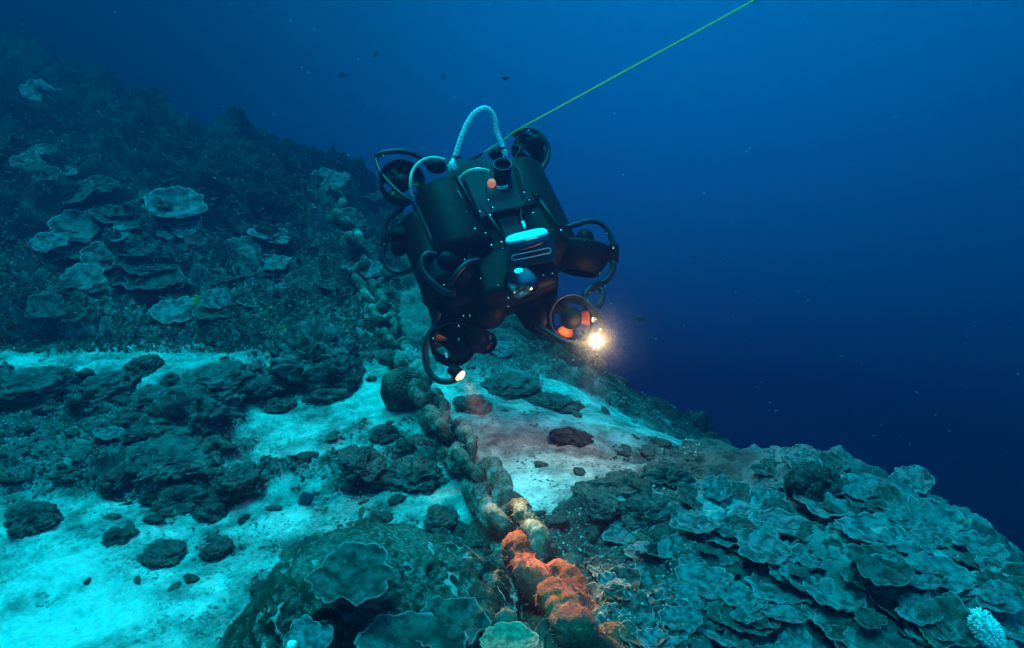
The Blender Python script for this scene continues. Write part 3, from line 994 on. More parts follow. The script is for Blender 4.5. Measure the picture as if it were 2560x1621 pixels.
M_tuft = plain("pale_soft_coral", (0.55, 0.62, 0.58), 0.9, vary=0.2, bscale=30)
M_white = plain("white_soft_coral", (0.85, 0.88, 0.86), 0.9, vary=0.1, bscale=60)
M_soft = rock_mat("soft_coral_lump", [(0.3, (0.22, 0.26, 0.2)), (0.55, (0.36, 0.40, 0.33)), (0.8, (0.52, 0.55, 0.48))], 20)


def tuft(c, r, n, mat, name, lab, up=0.4, squash=(1, 1, 1), thick=0.035, rot=(0, 0, 0), wob=0.35):
    parts = []
    for k in range(n):
        dv = rng.normal(0, 1, 3); dv[2] = abs(dv[2]) * 0.8 + up if up > -1 else dv[2]
        dv /= np.linalg.norm(dv)
        L = r * random.uniform(0.7, 1.1)
        p0 = np.zeros(3) + dv * r * 0.1
        mid = dv * L * 0.6 + rng.normal(0, 1, 3) * L * wob * 0.3
        p1 = dv * L + rng.normal(0, 1, 3) * L * wob * 0.4
        parts.append(tube(catmull([p0, mid, p1], 3), np.linspace(thick * r, thick * r * 0.35, 7), 5))
    V, Fc = join(parts)
    V = V * np.array(squash)
    o = mk(name, V, Fc, mat, loc=(0, 0, 0))
    o.location = c; o.rotation_euler = rot
    return tag(o, lab, "soft coral")


tuft(W(1022, 905, 2.62), 0.055, 170, M_tuft, "soft_coral", "spiky white feathery soft coral growing on the chain behind the knobbly head", up=0.3, thick=0.05)
for (u, v, r, d, lab) in ((965, 893, 24, 2.68, "pale rounded soft coral lump left of the spiky soft coral"), (935, 785, 16, 3.2, "pale lump sitting on the far chain"),
                          (1000, 838, 14, 2.95, "small pale lump on the chain above the spiky soft coral")):
    s = r * d / FPX
    place(rock_mesh("soft_coral", int(u), M_soft, 4, (1, 1, .8), 0.3, 0.15), "soft_coral", W(u, v, d), (s, s, s), (0, 0, 1), lab, "soft coral")

p, d_ = on_floor(2468, 1600)
wc = W(2468, 1580, d_ - 0.03)
body = ellipsoid((0, 0, 0), np.eye(3), (0.018, 0.016, 0.034), 20, 14)
parts = [body]
for k in range(520):
    a, b_ = random.uniform(0, 2 * math.pi), math.acos(random.uniform(-1, 1))
    n_ = np.array([math.sin(b_) * math.cos(a), math.sin(b_) * math.sin(a), math.cos(b_)])
    p0 = n_ * np.array([0.018, 0.016, 0.034])
    parts.append(tube([p0, p0 + n_ * 0.003 + rng.normal(0, 0.001, 3), p0 + n_ * 0.0045 + rng.normal(0, 0.0015, 3)], [0.0013, 0.001, 0.0005], 4))
V, Fc = join(parts)
o = mk("soft_coral", V, Fc, M_white, loc=(0, 0, 0)); o.location = wc
o.rotation_euler = Vector(CV(-0.5, 0.85, 0.0)).to_track_quat("Z", "Y").to_euler()
tag(o, "bright white fuzzy oval soft coral in the lower right corner", "soft coral")

# yellow green lumps and small pale knobs near the chain
M_yg = rock_mat("yellow_green_coral", [(0.3, (0.16, 0.28, 0.05)), (0.55, (0.3, 0.5, 0.1)), (0.8, (0.45, 0.6, 0.2))], 20)
M_pink = rock_mat("pink_crust", [(0.3, (0.35, 0.16, 0.16)), (0.55, (0.6, 0.32, 0.32)), (0.8, (0.75, 0.6, 0.55))], 30)
M_orange = rock_mat("orange_coral", [(0.3, (0.55, 0.15, 0.05)), (0.55, (0.85, 0.3, 0.12)), (0.8, (0.9, 0.5, 0.3))], 40, speck=(0.95, 0.6, 0.4), speck_amt=0.5)
M_cream = rock_mat("cream_coral", [(0.3, (0.4, 0.3, 0.22)), (0.55, (0.7, 0.55, 0.42)), (0.8, (0.85, 0.75, 0.65))], 30)
for (u, v, hw, hh, d, m_, lab) in (
        (2053, 1513, 18, 12, None, M_yg, "bright yellow green coral lump on the right foreground mound"),
        (1532, 1606, 44, 34, None, M_orange, "orange round coral at the bottom edge right of the orange chain link"),
        (1262, 1548, 24, 18, 1.16, M_cream, "small tan coral knob behind the tan brown plate beside the chain"),
        (1498, 1545, 22, 18, None, M_cream, "cream coloured bubbly knob right of the orange chain link"),
        (1505, 1572, 26, 16, None, M_cream, "grey and cream encrusted lump between the cream knob and the orange coral"),
        (1207, 1345, 42, 26, None, M_soft, "pale blue grey angular coral block tucked left of the chain"),
        (1255, 1482, 18, 20, None, M_yg, "small yellow green coral at the right shoulder of the boulder"),
        (1140, 1585, 20, 16, 0.98, M_soft, "pale small coral lump on the bottom dark plate"),
        (730, 1615, 12, 14, 1.0, M_white, "tiny bright white knob at the bottom edge on the boulder")):
    if d is None:
        p, d = on_floor(u, v)
    s = hw * d / FPX; s2 = hh * d / FPX
    place(rock_mesh("coral_lump", int(u + v), m_, 5, (1, 1, 1), 0.3, 0.14), "coral_lump", W(u, v, d), (s, s, s2), (0.3, 0, u), lab, "coral")

# ------------------------------------------------------------------ loose rubble
cnt = 0
tries = 0
spots = []
while cnt < 285 and tries < 4000:
    tries += 1
    r_ = rng.random()
    if r_ < 0.7:
        u, v = random.uniform(0, 1150), random.uniform(880, 1480)
    else:
        u, v = random.uniform(1130, 1700), random.uniform(980, 1420)
    p, d = on_floor(u, v)
    zf, rk = floor([p.x], [p.y])
    dens = 0.15 + 0.85 * smooth(0.05, 0.5, rk[0])
    if rng.random() > dens: continue
    where = ("right of the chain" if u > 1130 + (v - 980) * 0.3 else "between the black bommie and the chain" if u > 640 and v < 1200 else
             "on the bright foreground sand" if v > 1290 else "in the left rubble flat" if u < 640 else "above the foreground boulder")
    spots.append((p, d, where))
    cnt += 1
for i, (p, d, v) in enumerate(spots):
    s = random.uniform(0.010, 0.034) * (1.25 if random.random() < 0.15 else 1)
    pale = random.random() < 0.55
    me = random.choice(rocks_pale if pale else rocks_mid)
    place(me, "rubble_stone", p + Vector((0, 0, s * 0.12)), (s, s * random.uniform(0.5, 1), s * random.uniform(0.5, 0.95)),
          (random.uniform(-0.3, 0.3), random.uniform(-0.3, 0.3), random.uniform(0, 6.28)),
          f"loose {'pale' if pale else 'dark'} broken coral stone lying {v}", "stone", f"loose {'pale' if pale else 'dark'} stones {v}")


# fine coral gravel and turf: nobody could count it
def scatter(name, n, region, mat, smin, smax, lab, sel=None, elong=1.0, stand=0.0):
    U = rng.uniform(region[0], region[1], n * 2); Vv = rng.uniform(region[2], region[3], n * 2)
    # cast on the smooth base plane first, then refine on the true floor
    out = []
    k = (CY - Vv) / FPX
    dguess = np.full(n * 2, 2.0)
    for it in range(7):
        Xx = (U - CX) / FPX * dguess; Yy = dguess * CP + k * dguess * SP
        zf, rk = floor(Xx, Yy)
        dn = zf / (-SP + k * CP)
        dn = np.clip(dn, 0.8, 11)
        dguess = 0.5 * dguess + 0.5 * dn
    Xx = (U - CX) / FPX * dguess; Yy = dguess * CP + k * dguess * SP
    zf, rk = floor(Xx, Yy)
    ok = (dguess > 0.85) & (dguess < 10)
    if sel: ok &= sel(rk)
    ids = np.where(ok)[0][:n]
    base = np.array([[1, 0, 0], [-0.5, 0.8, 0], [-0.5, -0.8, 0], [0, 0, 0.8], [0.1, 0, -0.6]], float)
    tris = [(0, 1, 3), (1, 2, 3), (2, 0, 3), (1, 0, 4), (2, 1, 4), (0, 2, 4)]
    VV, FF = [], []
    for c, i in enumerate(ids):
        s = random.uniform(smin, smax) * (0.6 + 0.25 * dguess[i])
        a = random.uniform(0, 6.28); ca, sa = math.cos(a), math.sin(a)
        b3 = base * np.array([elong, 1, 1]) * s * rng.uniform(0.6, 1.3, (5, 3))
        tl = random.uniform(-1, 1) * stand
        ct, st = math.cos(tl), math.sin(tl)
        b3 = np.column_stack([b3[:, 0] * ct - b3[:, 2] * st, b3[:, 1], b3[:, 0] * st + b3[:, 2] * ct])
        b3 = np.column_stack([b3[:, 0] * ca - b3[:, 1] * sa, b3[:, 0] * sa + b3[:, 1] * ca, b3[:, 2]])
        VV.append(b3 + np.array([Xx[i], Yy[i], zf[i] + s * 0.15]))
        FF += [tuple(q + c * 5 for q in t_) for t_ in tris]
    o = mk(name, np.vstack(VV), FF, mat, smooth_=False)
    return tag(o, lab, kind="stuff")


M_bits = plain("coral_bits", (0.26, 0.27, 0.23), 0.9, vary=0.6, bscale=9)
M_grit = plain("coral_grit", (0.40, 0.42, 0.38), 0.9, vary=0.45, bscale=6)
M_dbits = plain("turf_bits", (0.07, 0.09, 0.06), 0.95, vary=0.7, bscale=9)
scatter("coral_gravel", 9000, (-50, 1750, 850, 1620), M_grit, 0.0012, 0.0055, "fine pale coral gravel on the sand", elong=1.6, stand=0.5, sel=lambda rk: rk > -0.12)
scatter("algae_turf", 9000, (-50, 1750, 850, 1620), M_dbits, 0.002, 0.007, "dark tufts of algae on the rubble", sel=lambda rk: rk > 0.24, elong=1.4, stand=1.2)
scatter("reef_turf", 14000, (-50, 1000, 180, 880), M_dbits, 0.003, 0.011, "dark algae turf on the reef slope", elong=1.6, stand=1.4)
scatter("reef_gravel", 3000, (-50, 1000, 180, 880), M_bits, 0.002, 0.007, "pale coral fragments on the reef slope", elong=2.0, stand=1.2)


# ------------------------------------------------------------------ the chain
path_px = CHAIN_PX
cp = catmull([W(*p)[:] for p in path_px], 24)
seg = np.linalg.norm(np.diff(cp, axis=0), axis=1)
cum = np.concatenate([[0], np.cumsum(seg)])
PITCH_L = 0.134
nlinks = int(cum[-1] / PITCH_L)


def link_mesh(seed, mat, fat=1.0):
    a, L, r = 0.041, 0.044, 0.0172 * fat          # centre line half width, half straight length, stock radius
    pts = []
    for k in range(14): pts.append((L * (-1 + 2 * k / 14), -a, 0))
    for k in range(14):
        t_ = -math.pi / 2 + math.pi * k / 14
        pts.append((L + a * math.cos(t_), a * math.sin(t_), 0))
    for k in range(14): pts.append((L * (1 - 2 * k / 14), a, 0))
    for k in range(14):
        t_ = math.pi / 2 + math.pi * k / 14
        pts.append((-L + a * math.cos(t_), a * math.sin(t_), 0))
    pts = np.array(pts)
    pts = pts + 0.004 * np.column_stack([fbm(pts, 14, 2, seed + j * 5) for j in range(3)])
    V, Fc = tube(pts, r, 28, closed=True)
    nrm = V - np.repeat(pts, 28, axis=0)
    nrm /= np.linalg.norm(nrm, axis=1)[:, None]
    V = V + nrm * (0.008 * fbm(V, 24, 3, seed) + 0.0060 * fbm(V, 70, 4, seed + 2, ridge=True) + 0.0025 * fbm(V, 230, 2, seed + 4) + 0.001)[:, None]
    me = bpy.data.meshes.new("chain_link")
    me.from_pydata(V.tolist(), [], Fc); me.materials.append(mat)
    me.polygons.foreach_set("use_smooth", [True] * len(me.polygons)); me.update()
    return me


links_plain = [link_mesh(k * 3.7, M_chain, 1.0 + 0.12 * (k % 3)) for k in range(6)]
links_rust = [link_mesh(50 + k, M_chain_rust, 1.38) for k in range(3)]
NEAR = ["rusty orange chain link cut off by the bottom edge of the photo", "thick orange and red sponge covered chain link at the bottom of the photo", "orange brown chain link lying just above the reddest one",
        "grey and brown chain link with a pink patch where the rust colour ends", "dark brown chain link below the black hump of the chain", "black humped chain link in the front third of the chain", "blue grey mottled chain link beside the black hump",
        "green speckled chain link on the right of the middle chain", "dark olive chain link beside the dark rock", "grey crusted chain link in the middle of the chain", "brown ringed chain link right of the sand patch", "turquoise tinted chain link on the pale sand",
        "dark chain link just below the knobbly coral head", "chain link with white tipped crust beside the knobbly coral head"]
ORD = ["first", "second", "third", "fourth", "fifth", "sixth", "seventh", "eighth", "ninth", "tenth"]
TENS = ["", " of the second ten, farther", " of the third ten, distant", " of the last ten, faintest", " of the very last"]
LINKPOS = []
M_fuzz = plain("tan_fuzz", (0.80, 0.22, 0.15), 0.9)
M_fuzz2 = plain("grey_fuzz", (0.45, 0.5, 0.42), 0.9)


def fuzz(me, n, L, seed):
    r_ = np.random.default_rng(seed)
    ids = r_.choice(len(me.vertices), n, replace=False)
    V, Fc = [], []
    for c, i in enumerate(ids):
        p = np.array(me.vertices[int(i)].co); nn = np.array(me.vertices[int(i)].normal)
        d1 = nn + r_.normal(0, 0.5, 3); d1 /= np.linalg.norm(d1)
        sd = np.cross(d1, r_.normal(0, 1, 3)); sd /= np.linalg.norm(sd)
        l_ = L * r_.uniform(0.4, 1.3); w_ = 0.0006
        q1 = p + d1 * l_ * 0.5; q2 = q1 + (d1 + r_.normal(0, 0.6, 3)) * l_ * 0.5
        V += [p - sd * w_, p + sd * w_, q1 + sd * w_, q1 - sd * w_, q2]
        Fc += [(c * 5, c * 5 + 1, c * 5 + 2, c * 5 + 3), (c * 5 + 3, c * 5 + 2, c * 5 + 4)]
    return V, Fc

for i in range(nlinks):
    s = (i + 0.5) * PITCH_L
    c = np.array([np.interp(s, cum, cp[:, j]) for j in range(3)])
    c2 = np.array([np.interp(s + 0.05, cum, cp[:, j]) for j in range(3)])
    c1 = np.array([np.interp(s - 0.05, cum, cp[:, j]) for j in range(3)])
    tdir = Vector(c2 - c1).normalized()
    zf = floor_z(c[0], c[1])
    c[2] = max(c[2], zf + 0.015)
    LINKPOS.append(c)
    up = Vector((0, 0, 1)); side = tdir.cross(up).normalized(); up = side.cross(tdir)
    roll = math.radians(48 if i % 2 else -42) + random.uniform(-0.12, 0.12)
    yv = side * math.cos(roll) + up * math.sin(roll)
    zv = tdir.cross(yv)
    M = Matrix((tdir, yv, zv)).transposed().to_4x4()
    me = links_rust[i % 3] if i <= 2 else links_plain[i % 6]
    o = bpy.data.objects.new("chain_link", me); COL.objects.link(o)
    o.matrix_world = Matrix.Translation(Vector(c)) @ M @ Matrix.Scale(1.14 if i < 5 else 1.0, 4)
    lab = NEAR[i] if i < len(NEAR) else f"hazy overgrown chain link, {ORD[(i - len(NEAR)) % 10]}{TENS[(i - len(NEAR)) // 10]} one past the knobbly coral head"
    tag(o, lab, "chain link", "links of the overgrown anchor chain")
    if i < 10:
        fv, ff = fuzz(me, 520 if i <= 2 else 320, 0.008, i)
        fz = mk("algae_fuzz", fv, ff, M_fuzz if i <= 2 else M_fuzz2, parent=o, smooth_=False)
        fz["kind"] = "stuff"


# ------------------------------------------------------------------ the underwater robot
ROVD = 2.1
M_blk = plain("black_hull", (0.004, 0.0045, 0.005), 0.55, vary=0.35, bscale=35, bump=0.15)
M_tube = plain("black_tube", (0.009, 0.013, 0.017), 0.40, vary=0.3, bscale=25)
M_plat = plain("black_panel", (0.010, 0.020, 0.030), 0.5, vary=0.3, bscale=18)
for m_, sp_ in ((M_blk, 0.12), (M_tube, 0.35), (M_plat, 0.15)):
    m_.node_tree.nodes["Principled BSDF"].inputs["Specular IOR Level"].default_value = sp_
M_bladeo = plain("orange_blade", (0.75, 0.13, 0.03), 0.5, emit=None)
M_steel = plain("steel_screw", (0.8, 0.8, 0.78), 0.25, metal=1.0)
M_hose = plain("pale_green_hose", (0.45, 0.75, 0.6), 0.5, vary=0.1, bscale=60)
M_collar = plain("white_collar", (0.85, 0.9, 0.9), 0.5)
M_cap = plain("white_sonar_cap", (0.85, 0.9, 0.92), 0.45)
M_rope = plain("white_rope", (0.85, 0.9, 0.9), 0.8, bump=0.4, bscale=300)
M_tether = plain("yellow_green_tether", (0.85, 0.98, 0.10), 0.5)
M_line = plain("grey_line", (0.35, 0.4, 0.45), 0.5)
M_glass = plain("dome_glass", (0.004, 0.006, 0.008), 0.03)
M_glass.node_tree.nodes["Principled BSDF"].inputs["Metallic"].default_value = 1.0
M_glass.node_tree.nodes["Principled BSDF"].inputs["Base Color"].default_value = (0.26, 0.30, 0.32, 1)
M_lamp = plain("lit_lamp", (1, 0.8, 0.6), 0.4, emit=(1.0, 0.62, 0.26), estr=6.0)
M_lamp2 = plain("lit_lamp_side", (1, 0.8, 0.6), 0.4, emit=(1.0, 0.50, 0.20), estr=1.3)
M_cork = plain("orange_knob_glow", (0.80, 0.28, 0.16), 0.8, emit=(0.75, 0.16, 0.07), estr=0.5)  # faint glow added so the knob stays orange where no red light falls
M_lbl = plain("white_sticker", (0.8, 0.85, 0.85), 0.5)

root_loc = W(1240, 620, ROVD)
rov = bpy.data.objects.new("underwater_robot", None)
COL.objects.link(rov)
rov.location = root_loc
tag(rov, "black underwater robot with ducted thrusters and two lit lamps hovering over the chain", "underwater robot")
MPP = ROVD / FPX
AR, AU, AT = (np.array(CV(1, 0, 0)), np.array(CV(0, 1, 0)), np.array(CV(0, 0, 1)))
FWD = np.array(CV(0.30, -0.80, 0.50))                    # nose of the robot: down and towards the camera
LAT = np.array(CV(0.96, 0.20, -0.1)); LAT = LAT - FWD * np.dot(LAT, FWD); LAT /= np.linalg.norm(LAT)
NRM = np.cross(LAT, -FWD)
NRM = NRM if np.dot(NRM, AT) > 0 else -NRM               # normal of the top deck
NRM /= np.linalg.norm(NRM)


def R(px, py, w=0.0):
    return np.array(W(px, py, ROVD - w))


def wd(py):
    return (py - 460) * 0.00070 - 0.05


def part(name, geo, mat, parent=rov, smooth_=True, lab=None):
    V, Fc = geo
    me = bpy.data.meshes.new(name)
    V = np.asarray(V, float) - np.array(root_loc)
    me.from_pydata(V.tolist(), [], [tuple(map(int, f)) for f in Fc])
    me.materials.append(mat)
    if smooth_:
        me.polygons.foreach_set("use_smooth", [True] * len(me.polygons))
    me.update()
    o = bpy.data.objects.new(name, me); COL.objects.link(o); o.parent = parent
    if lab: o["label"] = lab
    return o


def px_tube(pts, rpx, seg=14, n=8):
    P = catmull([R(*p) for p in pts], n)
    return tube(P, rpx * MPP, seg)


def capsule(a, b, r, cap=0.6, seg=40):
    a, b = np.array(a), np.array(b)
    L = np.linalg.norm(b - a)
    prof = []
    for k in range(9):
        t_ = math.pi / 2 * k / 8
        prof.append((r * math.sin(t_) + 1e-5, -r * cap * math.cos(t_)))
    prof += [(r, L * 0.25), (r * 1.01, L * 0.5), (r, L * 0.75)]
    for k in range(9):
        t_ = math.pi / 2 * k / 8
        prof.append((r * math.cos(t_) + 1e-5, L + r * cap * math.sin(t_)))
    return lathe(prof, a, b - a, seg)


# hull pods
part("hull_pod", capsule(R(1112, 505, -0.10), R(1158, 640, 0.0), 84 * MPP, 0.42), M_blk)
part("hull_pod", capsule(R(1290, 450, -0.16), R(1375, 640, -0.02), 78 * MPP, 0.45), M_blk)
part("hull_belly", capsule(R(1060, 570, -0.10), R(1120, 720, 0.03), 66 * MPP, 0.5), M_blk)
# main body
part("main_body", rbox(R(1240, 600, -0.10), [LAT, FWD, NRM], (0.115, 0.19, 0.085), 0.03), M_blk)
part("nose_block", join([rbox(R(1285, 700, 0.0), [LAT, FWD, NRM], (0.120, 0.085, 0.075), 0.03), rbox(R(1180, 720, -0.02), [LAT, FWD, NRM], (0.10, 0.08, 0.07), 0.03)]), M_blk)
part("nose_lobe", ellipsoid(R(1222, 782, 0.02), [AR, AU, AT], (43 * MPP, 42 * MPP, 0.06)), M_blk)
part("nose_lobe", ellipsoid(R(1192, 848, 0.02), [AR, AU, AT], (32 * MPP, 36 * MPP, 0.04)), M_blk)
part("nose_lobe", ellipsoid(R(1350, 800, 0.02), [AR, AU, AT], (34 * MPP, 42 * MPP, 0.05)), M_blk)
part("skid", prism([R(1270, 755, 0.03), R(1390, 730, 0.02), R(1380, 800, 0.04), R(1366, 836, 0.05), R(1338, 838, 0.05), R(1312, 822, 0.05)], AT, 0.09), M_blk, smooth_=False)
part("skid", prism([R(1090, 690, 0.0), R(1210, 700, 0.0), R(1200, 860, 0.04), R(1150, 905, 0.05), R(1090, 850, 0.03), R(1062, 740, 0.0)], AT, 0.08), M_blk, smooth_=False)
# top deck panels
part("top_panel", prism([R(1203, 408, wd(408) + .012), R(1292, 396, wd(396) + .012), R(1350, 508, wd(508) + .012), R(1229, 533, wd(533) + .012)], NRM, 0.012), M_plat, smooth_=False)
part("top_panel", prism([R(1110, 395, wd(395)), R(1203, 400, wd(400)), R(1229, 535, wd(535)), R(1190, 548, wd(548)), R(1120, 440, wd(440))], NRM, 0.02), M_plat, smooth_=False)
part("crossbar", tube([R(1229, 535, wd(535) + .022), R(1350, 508, wd(508) + .022)], 5.5 * MPP, 10), M_blk)
part("front_panel", prism([R(1242, 542, wd(542) - .01), R(1340, 520, wd(520) - .01), R(1372, 572, wd(572) - .01), R(1362, 590, wd(590) - .01), R(1268, 600, wd(600) - .01)], NRM, 0.02), M_plat, smooth_=False)
for a, b_ in (((1205, 515), (1270, 608)), ((1337, 484), (1406, 580)), ((1127, 412), (1196, 541)), ((1136, 462), (1171, 527))):
    part("rail", tube([R(a[0], a[1], wd(a[1]) + .03), R((a[0] + b_[0]) / 2, (a[1] + b_[1]) / 2, wd((a[1] + b_[1]) / 2) + .034), R(b_[0], b_[1], wd(b_[1]) + .03)], 4.2 * MPP, 12), M_tube)
part("rail", tube([R(1365, 578, 0.06), R(1392, 573, 0.06)], 1.6 * MPP, 8), M_tube)
# deck pot with bezel
pot_ax = np.array(CV(0.02, 0.62, 0.78))
pc = R(1256, 448, wd(448) + 0.0)
rp_ = 25 * MPP
part("deck_pot", lathe([(rp_ * 0.78, -0.02), (rp_ * 0.86, 0.0), (rp_ * 0.9, 0.035), (rp_ * 1.0, 0.045), (rp_ * 1.02, 0.052), (rp_ * 0.98, 0.058), (rp_ * 0.84, 0.058), (rp_ * 0.80, 0.05), (rp_ * 0.8, 0.03), (0.0001, 0.028)], pc, pot_ax, 48), M_tube)
ringc = pc + pot_ax * 0.0585
a_ = np.linspace(0, 2 * math.pi, 48, endpoint=False)
Mf = frame_from(pot_ax)
part("bezel", tube([ringc + Mf[0] * math.cos(q_) * rp_ * 0.92 + Mf[1] * math.sin(q_) * rp_ * 0.92 for q_ in a_], 1.0 * MPP, 8, closed=True), plain("grey_bezel", (0.10, 0.13, 0.15), 0.35))
for dy in (0, 4.2):
    part("mark", px_tube([(1242, 466 + dy, wd(460) + .046), (1256, 467.5 + dy, wd(460) + .05), (1270, 463 + dy, wd(460) + .047)], 0.9, 6), M_lbl)
part("orange_knob", ellipsoid(R(1229, 459, wd(459) + 0.05), [AR, AU, AT], (11 * MPP, 12 * MPP, 0.010)), M_cork)  # orange knob with the added glow
# gland behind the pot
part("gland", ellipsoid(R(1246, 386, -0.14), [AR, AU, AT], (26 * MPP, 17 * MPP, 0.03)), M_blk)
part("gland", ellipsoid(R(1092, 416, -0.10), [AR, AU, AT], (27 * MPP, 20 * MPP, 0.03)), M_blk)
part("rear_bar", prism([R(1145, 408, -0.09), R(1215, 392, -0.10), R(1218, 404, -0.09), R(1148, 420, -0.08)], AT, 0.03), M_plat, smooth_=False)
# tether strain relief
part("strain_relief", tube([R(1170, 404, -0.12), R(1190, 394, -0.13), R(1207, 383, -0.14)], [6 * MPP, 4.5 * MPP, 2.2 * MPP], 12), M_blk)
# sonar head with white cap
cc = R(1318, 598, 0.085)
capax = np.array(CV(-0.16, 0.80, 0.58)); capx = np.array(CV(0.965, 0.24, -0.05)); capx -= capax * np.dot(capx, capax); capx /= np.linalg.norm(capx); capy = np.cross(capax, capx)
def squircle(c, rx, ry, hs, seg=64, p=3.2):
    V, Fc = [], []
    for (h, s) in hs:
        for k in range(seg):
            a = 2 * math.pi * k / seg
            ca, sa = math.cos(a), math.sin(a)
            rr = (abs(ca) ** p + abs(sa) ** p) ** (-1 / p)
            V.append(c + capx * (rx * s * rr * ca) + capy * (ry * s * rr * sa) + capax * h)
    m = len(hs)
    for i in range(m - 1):
        for k in range(seg):
            Fc.append((i * seg + k, i * seg + (k + 1) % seg, (i + 1) * seg + (k + 1) % seg, (i + 1) * seg + k))
    Fc.append(tuple(range(seg))[::-1]); Fc.append(tuple((m - 1) * seg + k for k in range(seg)))
    return np.array(V), Fc
part("sonar_head", squircle(cc, 52 * MPP, 30 * MPP, [(-0.055, 0.86), (-0.05, 0.92), (-0.004, 1.0), (0.004, 1.0)]), plain("navy_head", (0.008, 0.02, 0.05), 0.4))
part("sonar_cap", squircle(cc, 52 * MPP, 20 * MPP, [(0.005, 0.99), (0.009, 1.0), (0.013, 0.97), (0.0155, 0.90), (0.0165, 0.7)]), M_cap)
part("mark", px_tube([(1313, 601, 0.126), (1345, 593.5, 0.126)], 1.8, 8), M_lbl)
# slot outline
sl = []
L0, L1 = np.array([1286., 645.]), np.array([1371., 627.])
dv = (L1 - L0) / np.linalg.norm(L1 - L0); nv = np.array([-dv[1], dv[0]])
for k in range(9):
    t_ = math.pi / 2 + math.pi * k / 8
    q_ = L0 + dv * 6.5 * math.cos(t_) + nv * 6.5 * math.sin(t_); sl.append(R(q_[0], q_[1], 0.115))
for k in range(9):
    t_ = -math.pi / 2 + math.pi * k / 8
    q_ = L1 + dv * 6.5 * math.cos(t_) + nv * 6.5 * math.sin(t_); sl.append(R(q_[0], q_[1], 0.115))
part("slot_rim", tube(np.array(sl), 1.25 * MPP, 8, closed=True), plain("blue_grey_rim", (0.22, 0.3, 0.42), 0.4))
part("slot_plate", prism([R(1262, 618, 0.105), R(1385, 595, 0.105), R(1392, 640, 0.112), R(1378, 652, 0.112), R(1278, 672, 0.112), R(1266, 655, 0.112)], AT, 0.05), M_plat, smooth_=False)
# glass dome
dome = part("camera_dome", ellipsoid(R(1303, 705, 0.10), [AR, AU, AT], (43 * MPP, 41 * MPP, 0.05), 48, 32), M_glass)
part("dome_ring", tube([R(1303, 705, 0.072) + AR * 43 * MPP * math.cos(q_) + AU * 40 * MPP * math.sin(q_) for q_ in a_], 2.6 * MPP, 10, closed=True), M_blk)
# cable and connector
part("cable", px_tube([(1337, 489, wd(489) + .036), (1320, 495, wd(489) + .045), (1307, 510, wd(510) + .042), (1302, 532, wd(532) + .036), (1306, 556, wd(556) + .04)], 1.9, 10), M_tube)
part("connector", px_tube([(1306, 555, wd(556) + .04), (1310, 563, wd(560) + .045), (1312, 570, wd(570) + .045)], 4.0, 12), M_collar)
part("cable", px_tube([(1268, 385, -0.10), (1283, 362, -0.12), (1300, 372, -0.11), (1285, 405, -0.06), (1300, 430, -0.03), (1312, 468, 0.0), (1337, 486, 0.01)], 1.8, 8), M_tube)
for (x_, y_) in ((1337, 482), (1343, 490)):
    part("cable_tie", tube([R(x_ - 9, y_ + 1, wd(485) + .045), R(x_ + 8, y_ - 1, wd(485) + .045)], 2.6 * MPP, 8), M_blk)
# hoses
part("hose", px_tube([(1035, 502, -.02), (1028, 481, 0.0), (1026, 455, 0.01), (1031, 429, 0.0), (1047, 408, -.01), (1068, 397, -.02), (1089, 395, -.02), (1112, 400, -.03)], 4.0, 12), M_hose)
part("hose", px_tube([(1149, 446, 0.0), (1162, 434, 0.01), (1178, 426, 0.02), (1196, 424, 0.02), (1212, 425, 0.01), (1223, 429, 0.0)], 3.9, 12), M_hose)
part("hose_collar", px_tube([(1188, 424.5, 0.02), (1195, 423.5, 0.02), (1202, 423.8, 0.02)], 4.8, 12), M_collar)
# rope handle: three braided strands
rp = catmull([R(*p) for p in [(1124, 418, -.05), (1137, 395, -.05), (1144, 371, -.05), (1156, 337, -.05), (1170, 306, -.055), (1188, 282, -.06), (1212, 271, -.07), (1229, 282, -.08), (1237, 300, -.085), (1241, 327, -.09), (1249, 350, -.09), (1257, 369, -.09), (1264, 394, -.09)]], 16)
T_ = np.gradient(rp, axis=0); T_ /= np.linalg.norm(T_, axis=1)[:, None]
N_ = np.cross(T_, AT); N_ /= np.linalg.norm(N_, axis=1)[:, None]
B_ = np.cross(T_, N_)
sl_ = np.concatenate([[0], np.cumsum(np.linalg.norm(np.diff(rp, axis=0), axis=1))])
ss = np.arange(0, sl_[-1], 0.0016)
strands = []
C_ = np.column_stack([np.interp(ss, sl_, rp[:, j]) for j in range(3)])
Nn = np.column_stack([np.interp(ss, sl_, N_[:, j]) for j in range(3)])
Bn = np.column_stack([np.interp(ss, sl_, B_[:, j]) for j in range(3)])
for k in range(4):
    ph = ss / 0.024 * 2 * math.pi * (1 if k < 2 else -1) + (k % 2) * math.pi
    strands.append(tube(C_ + Nn * (0.0045 * np.cos(ph))[:, None] + Bn * (0.0034 * np.sin(ph))[:, None], 0.0046, 7))
rope = part("rope_handle", join(strands), M_rope)
for (x_, y_, dx) in ((1142, 393, 9), (1256, 370, 7)):
    part("cable_tie", px_tube([(x_ - dx, y_ - 1, -.045), (x_, y_ + 2, -.03), (x_ + dx, y_, -.045)], 3.0, 8), M_blk)
fr, fr2 = [], []
for k in range(16):
    t_ = k / 15
    fr.append(px_tube([(1136 + random.uniform(-5, 5), 396, -.04), (1130 + 10 * (t_ - .5), 408, -.03), (1121 + 22 * t_ + random.uniform(-2, 2), 420 + random.uniform(-6, 8), -.03)], 1.6, 6, 4))
for k in range(8):
    fr2.append(px_tube([(1257 + random.uniform(-2, 2), 371, -.08), (1262 + k * .4, 377, -.07), (1266 + random.uniform(-3, 3), 378 + random.uniform(-5, 5), -.07)], 1.5, 6, 4))
